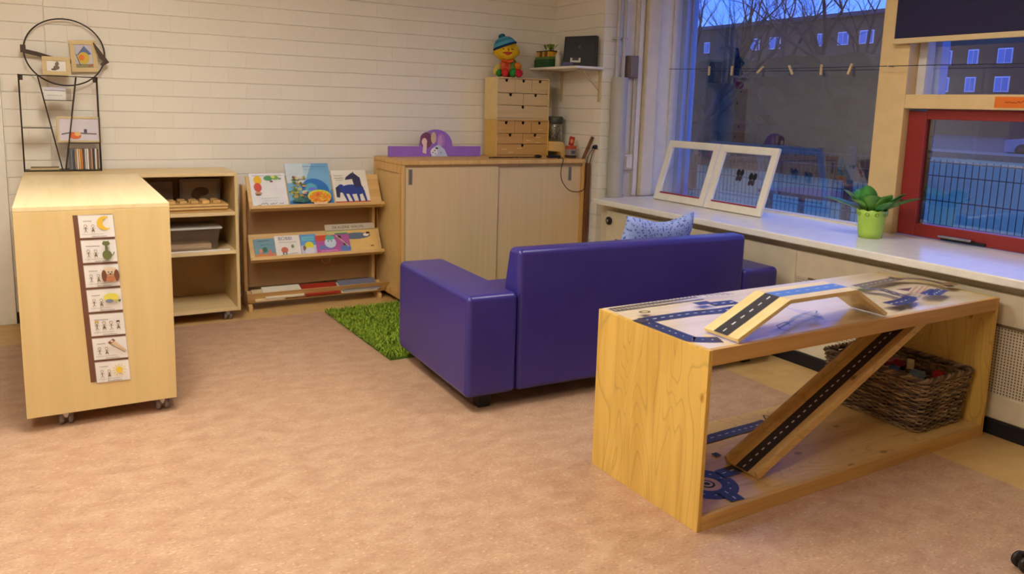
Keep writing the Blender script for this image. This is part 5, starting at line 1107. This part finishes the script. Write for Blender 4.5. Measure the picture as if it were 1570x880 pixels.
m = MB(); m.tube([(2.735, .945, .09), (2.735, .945, .40)], .022, 16, DARK); m.build('column', t)
m = MB(); m.lathe([(0, .40), (.16, .40), (.185, .415), (.185, .445), (.16, .46), (0, .462)], (2.735, .945, 0), 32, C((50, 46, 48), .6)); m.build('seat', t)
# ------------------------------------------------------------------ ceiling lights
EM = bpy.data.materials.new('lamp_diffuser'); EM.use_nodes = True; nt = EM.node_tree; nt.nodes.clear(); o_ = nd(nt, 'ShaderNodeOutputMaterial'); e_ = nd(nt, 'ShaderNodeEmission'); e_.inputs['Color'].default_value = LCOL; e_.inputs['Strength'].default_value = LAMP; nt.links.new(e_.outputs[0], o_.inputs[0])
for (x, y, lb) in LAMPS:
    t = thing('ceiling_light', lb, 'ceiling light', (x, y, CEIL-.06), 0, 'ceiling lights'); w2_, l2_ = (.30, .60) if x < 2 else (.15, .38)
    m = MB(); m.box(x-w2_-.02, x+w2_+.02, y-l2_-.02, y-l2_, CEIL-.07, CEIL-.001, WHITE); m.box(x-w2_-.02, x+w2_+.02, y+l2_, y+l2_+.02, CEIL-.07, CEIL-.001, WHITE); m.box(x-w2_-.02, x-w2_, y-l2_, y+l2_, CEIL-.07, CEIL-.001, WHITE); m.box(x+w2_, x+w2_+.02, y-l2_, y+l2_, CEIL-.07, CEIL-.001, WHITE); m.build('housing', t)
    MB().box(x-w2_, x+w2_, y-l2_, y+l2_, CEIL-.055, CEIL-.045, EM).build('diffuser', t)
# ------------------------------------------------------------------ outside: dusk
TEAL = C((70, 116, 128), .8); GZ = -.25
o = MB().box(4.55, 34, -30, 60, GZ-.1, GZ, C((62, 108, 88), .8, var=.12)).build('ground'); tag(o, 'blue-green play court surface outside the windows', 'ground', None, 'structure')
o = MB().box(34.01, 37, -30, 60, GZ-.1, GZ+.25, C((74, 84, 80), .7)).build('pavement'); tag(o, 'pale strip of pavement beyond the court outside', 'pavement', None, 'structure')
o = MB().box(37.01, 160, -60, 140, GZ-.1, GZ, C((40, 46, 60), .8)).build('street'); tag(o, 'dark street beyond the court outside', 'street', None, 'structure')
# mesh fence
t = thing('mesh_fence', 'dark metal mesh fence outside the windows in front of the court', 'fence', (6.5, 3, GZ))
FW = C((34, 40, 56), .5); m = MB()
y = -3.0
while y < 10.5: m.box(6.497, 6.503, y, y+.005, GZ+.05, 1.08, FW); y += .055
for z in (GZ+.1, .11, .32, .53, .735, .945, 1.06): m.box(6.49, 6.51, -3, 10.5, z-.004, z+.004, FW)
m.build('mesh_panel', t)
for i in range(6): MB().box(6.51, 6.57, -3+i*2.6, -2.94+i*2.6, GZ-.0, 1.14, FW).build('post', t)
# apartment building
t = thing('apartment_building', 'brick apartment block with rows of pale windows outside', 'building', (90, 30, GZ))
BB = C((74, 62, 52), .8, var=.15)
MB().box(86, 98, -40, 150, GZ, 13.6, BB).build('wall', t)
MB().box(85.4, 98.6, -40.5, 150.5, 13.601, 14.1, C((70, 72, 84), .7)).build('roof', t)
WF = C((206, 212, 226), .5); n_ = 0
cols_y = [36.5+3.3*k for k in range(11)]+[77, 80.5, 90]
for fl in range(4):
    for k, y in enumerate(cols_y):
        z = 1.5+fl*2.9; m = MB(); wv = (1.5, 1.1, 1.9)[k % 3]
        m.box(85.85, 85.99, y-wv/2, y+wv/2, z, z+1.6, WF); m.box(85.80, 85.849, y-wv/2+.12, y-.06, z+.12, z+1.48, C((96, 120, 170), .2, .6)); m.box(85.80, 85.849, y+.06, y+wv/2-.12, z+.12, z+1.48, C((110, 134, 184), .2, .6)); m.build('window', t)  # pale blue panes carry the reflected sky in their colour
# low dark-blue sheds / parked cars beyond the court
t = thing('low_building', 'low dark blue building at the far side of the court', 'building', (42, 12, GZ))
MB().box(41, 47, 2, 21.5, GZ, 2.05, C((18, 22, 52), .7)).build('wall', t); MB().box(40.7, 47.3, 1.8, 21.7, 2.0501, 2.2, C((28, 30, 50), .7)).build('roof', t)
MB().box(40.95, 40.999, 8, 17, .4, 1.2, C((110, 140, 170), .3)).build('window_band', t)
def far_car(x, y, col, lb):
    t = thing('parked_car', lb, 'car', (x, y, GZ), 0, 'parked cars outside'); cc2 = C(col, .3, .5)
    m = MB(); m.prism([(y-2.1, GZ+.25), (y+2.1, GZ+.25), (y+2.1, GZ+.8), (y+1.3, GZ+.9), (y+.7, GZ+1.4), (y-1.2, GZ+1.42), (y-1.9, GZ+.9), (y-2.1, GZ+.85)], 'x', x-.85, x+.85, cc2); m.build('car_body', t)
    for a_ in (-1.3, 1.3):
        m = MB(); m.lathe([(0, -.1), (.32, -.1), (.32, .1), (0, .1)], (x-.76, y+a_, GZ+.32), 16, DARK, 'x'); m.build('wheel', t)
        m = MB(); m.lathe([(0, -.1), (.32, -.1), (.32, .1), (0, .1)], (x+.76, y+a_, GZ+.32), 16, DARK, 'x'); m.build('wheel', t)
far_car(39.3, 13.0, (150, 160, 176), 'pale parked car at the far side of the court, right'); far_car(39.3, 18.2, (120, 130, 150), 'grey parked car at the far side of the court, left')
t = thing('hedge', 'added dark hedge outside beyond the mesh fence, hiding the bright court', 'hedge', (18.5, 21, GZ))  # hedge added to keep the view dark behind the window reflection
hr = random.Random(6); m = MB(); ny, nz = 60, 12; vs = []
for j in range(nz+1):
    for i in range(ny+1):
        f = j/nz; vs.append((18.0+.5*f*f+hr.uniform(-.1, .1), 12.2+22*i/ny+hr.uniform(-.1, .1), GZ+3.3*f+hr.uniform(-.08, .12)*(f > .9)))
for i in range(ny+1): vs.append((19.6, 12.2+22*i/ny, GZ+3.2+hr.uniform(-.1, .1)))
for i in range(ny+1): vs.append((19.7, 12.2+22*i/ny, GZ))
fs = [(j*(ny+1)+i, j*(ny+1)+i+1, (j+1)*(ny+1)+i+1, (j+1)*(ny+1)+i) for j in range(nz+2) for i in range(ny)]
m.add(vs, fs, C((40, 46, 40), .9, .1, var=.3)); m.build('foliage', t)
# bare trees
BK2 = C((34, 32, 40), .9)
def tree(x, y, h_, seed, lb, spread=.6):
    t = thing('bare_tree', lb, 'tree', (x, y, GZ), 0, 'bare trees outside'); q = random.Random(seed); tr_ = MB(); br = MB()
    def grow(m, p, d, L_, r, lv):
        k = 3; pts = [p]; rr2 = [r]
        for i in range(k):
            d = (d+Vector((q.uniform(-.2, .2), q.uniform(-.2, .2), q.uniform(-.05, .15)))).normalized(); p = p+d*(L_/k); pts.append(p); rr2.append(r*(1-.45*(i+1)/k))
        m.tube(pts, rr2, 5 if lv < 2 else 3, BK2, caps=False)
        if lv >= 6: return
        for i in range(3 if lv else 5):
            b_ = pts[-1] if (i == 0) else pts[q.choice((2, 3))]
            nd_ = (d*.7+Vector((q.uniform(-1, 1), q.uniform(-1, 1), q.uniform(-.15, .7)))*spread*1.3).normalized(); grow(br, b_, nd_, L_*q.uniform(.6, .78), rr2[-1]*.75, lv+1)
    grow(tr_, Vector((x, y, GZ)), Vector((0, 0, 1)), h_*.32, h_*.022, 0); tr_.build('trunk', t); br.build('branches', t)
tree(24, 27.5, 11, 1, 'bare tree outside the left part of the large window'); tree(31, 26.5, 12, 2, 'bare tree outside the middle of the large window'); tree(27, 21.5, 12, 5, 'bare tree outside the right part of the large window'); tree(12, 12.8, 6.5, 9, 'smaller bare tree close to the fence outside the large window')
tree(44, 58, 17, 12, 'tall bare tree far outside at the left of the large window')
tree(52, 50, 18, 21, 'tall bare tree far outside in the middle of the large window')
tree(58, 43, 19, 31, 'tall bare tree far outside at the right of the large window')
tree(40, 44, 15, 41, 'tall bare tree outside behind the hedge, left of the middle one')
# hedge behind the fence
t = thing('garden_table', 'dark garden table standing outside behind the fence', 'table', (8.0, 6.2, GZ))
MB().box(7.6, 8.4, 5.6, 6.9, .46, .50, C((60, 50, 56), .7)).build('table_top', t)
for x, y in ((7.7, 5.7), (8.3, 5.7), (7.7, 6.8), (8.3, 6.8)): MB().box(x-.03, x+.03, y-.03, y+.03, GZ, .4599, C((50, 44, 50), .7)).build('leg', t)
# ------------------------------------------------------------------ world & colour management
w = bpy.data.worlds.new('dusk'); bpy.context.scene.world = w; w.use_nodes = True; nt = w.node_tree; bg = nt.nodes['Background']
g = nd(nt, 'ShaderNodeTexCoord'); sp = nd(nt, 'ShaderNodeSeparateXYZ'); nt.links.new(g.outputs['Generated'], sp.inputs[0])
r = ramp(nt, [(0, (30, 40, 70)), (.48, (100, 130, 200)), (.56, (70, 116, 240)), (.8, (90, 124, 225)), (1, (110, 134, 215))])
mp = nd(nt, 'ShaderNodeMapRange'); mp.inputs['From Min'].default_value = -1; mp.inputs['From Max'].default_value = 1; nt.links.new(sp.outputs['Z'], mp.inputs['Value']); nt.links.new(mp.outputs['Result'], r.inputs['Fac'])
nt.links.new(r.outputs['Color'], bg.inputs['Color']); bg.inputs['Strength'].default_value = SKY
vs = bpy.context.scene.view_settings; vs.view_transform = 'Standard'; vs.look = 'None'; vs.gamma = 1; vs.use_curve_mapping = False; vs.exposure = EXPO
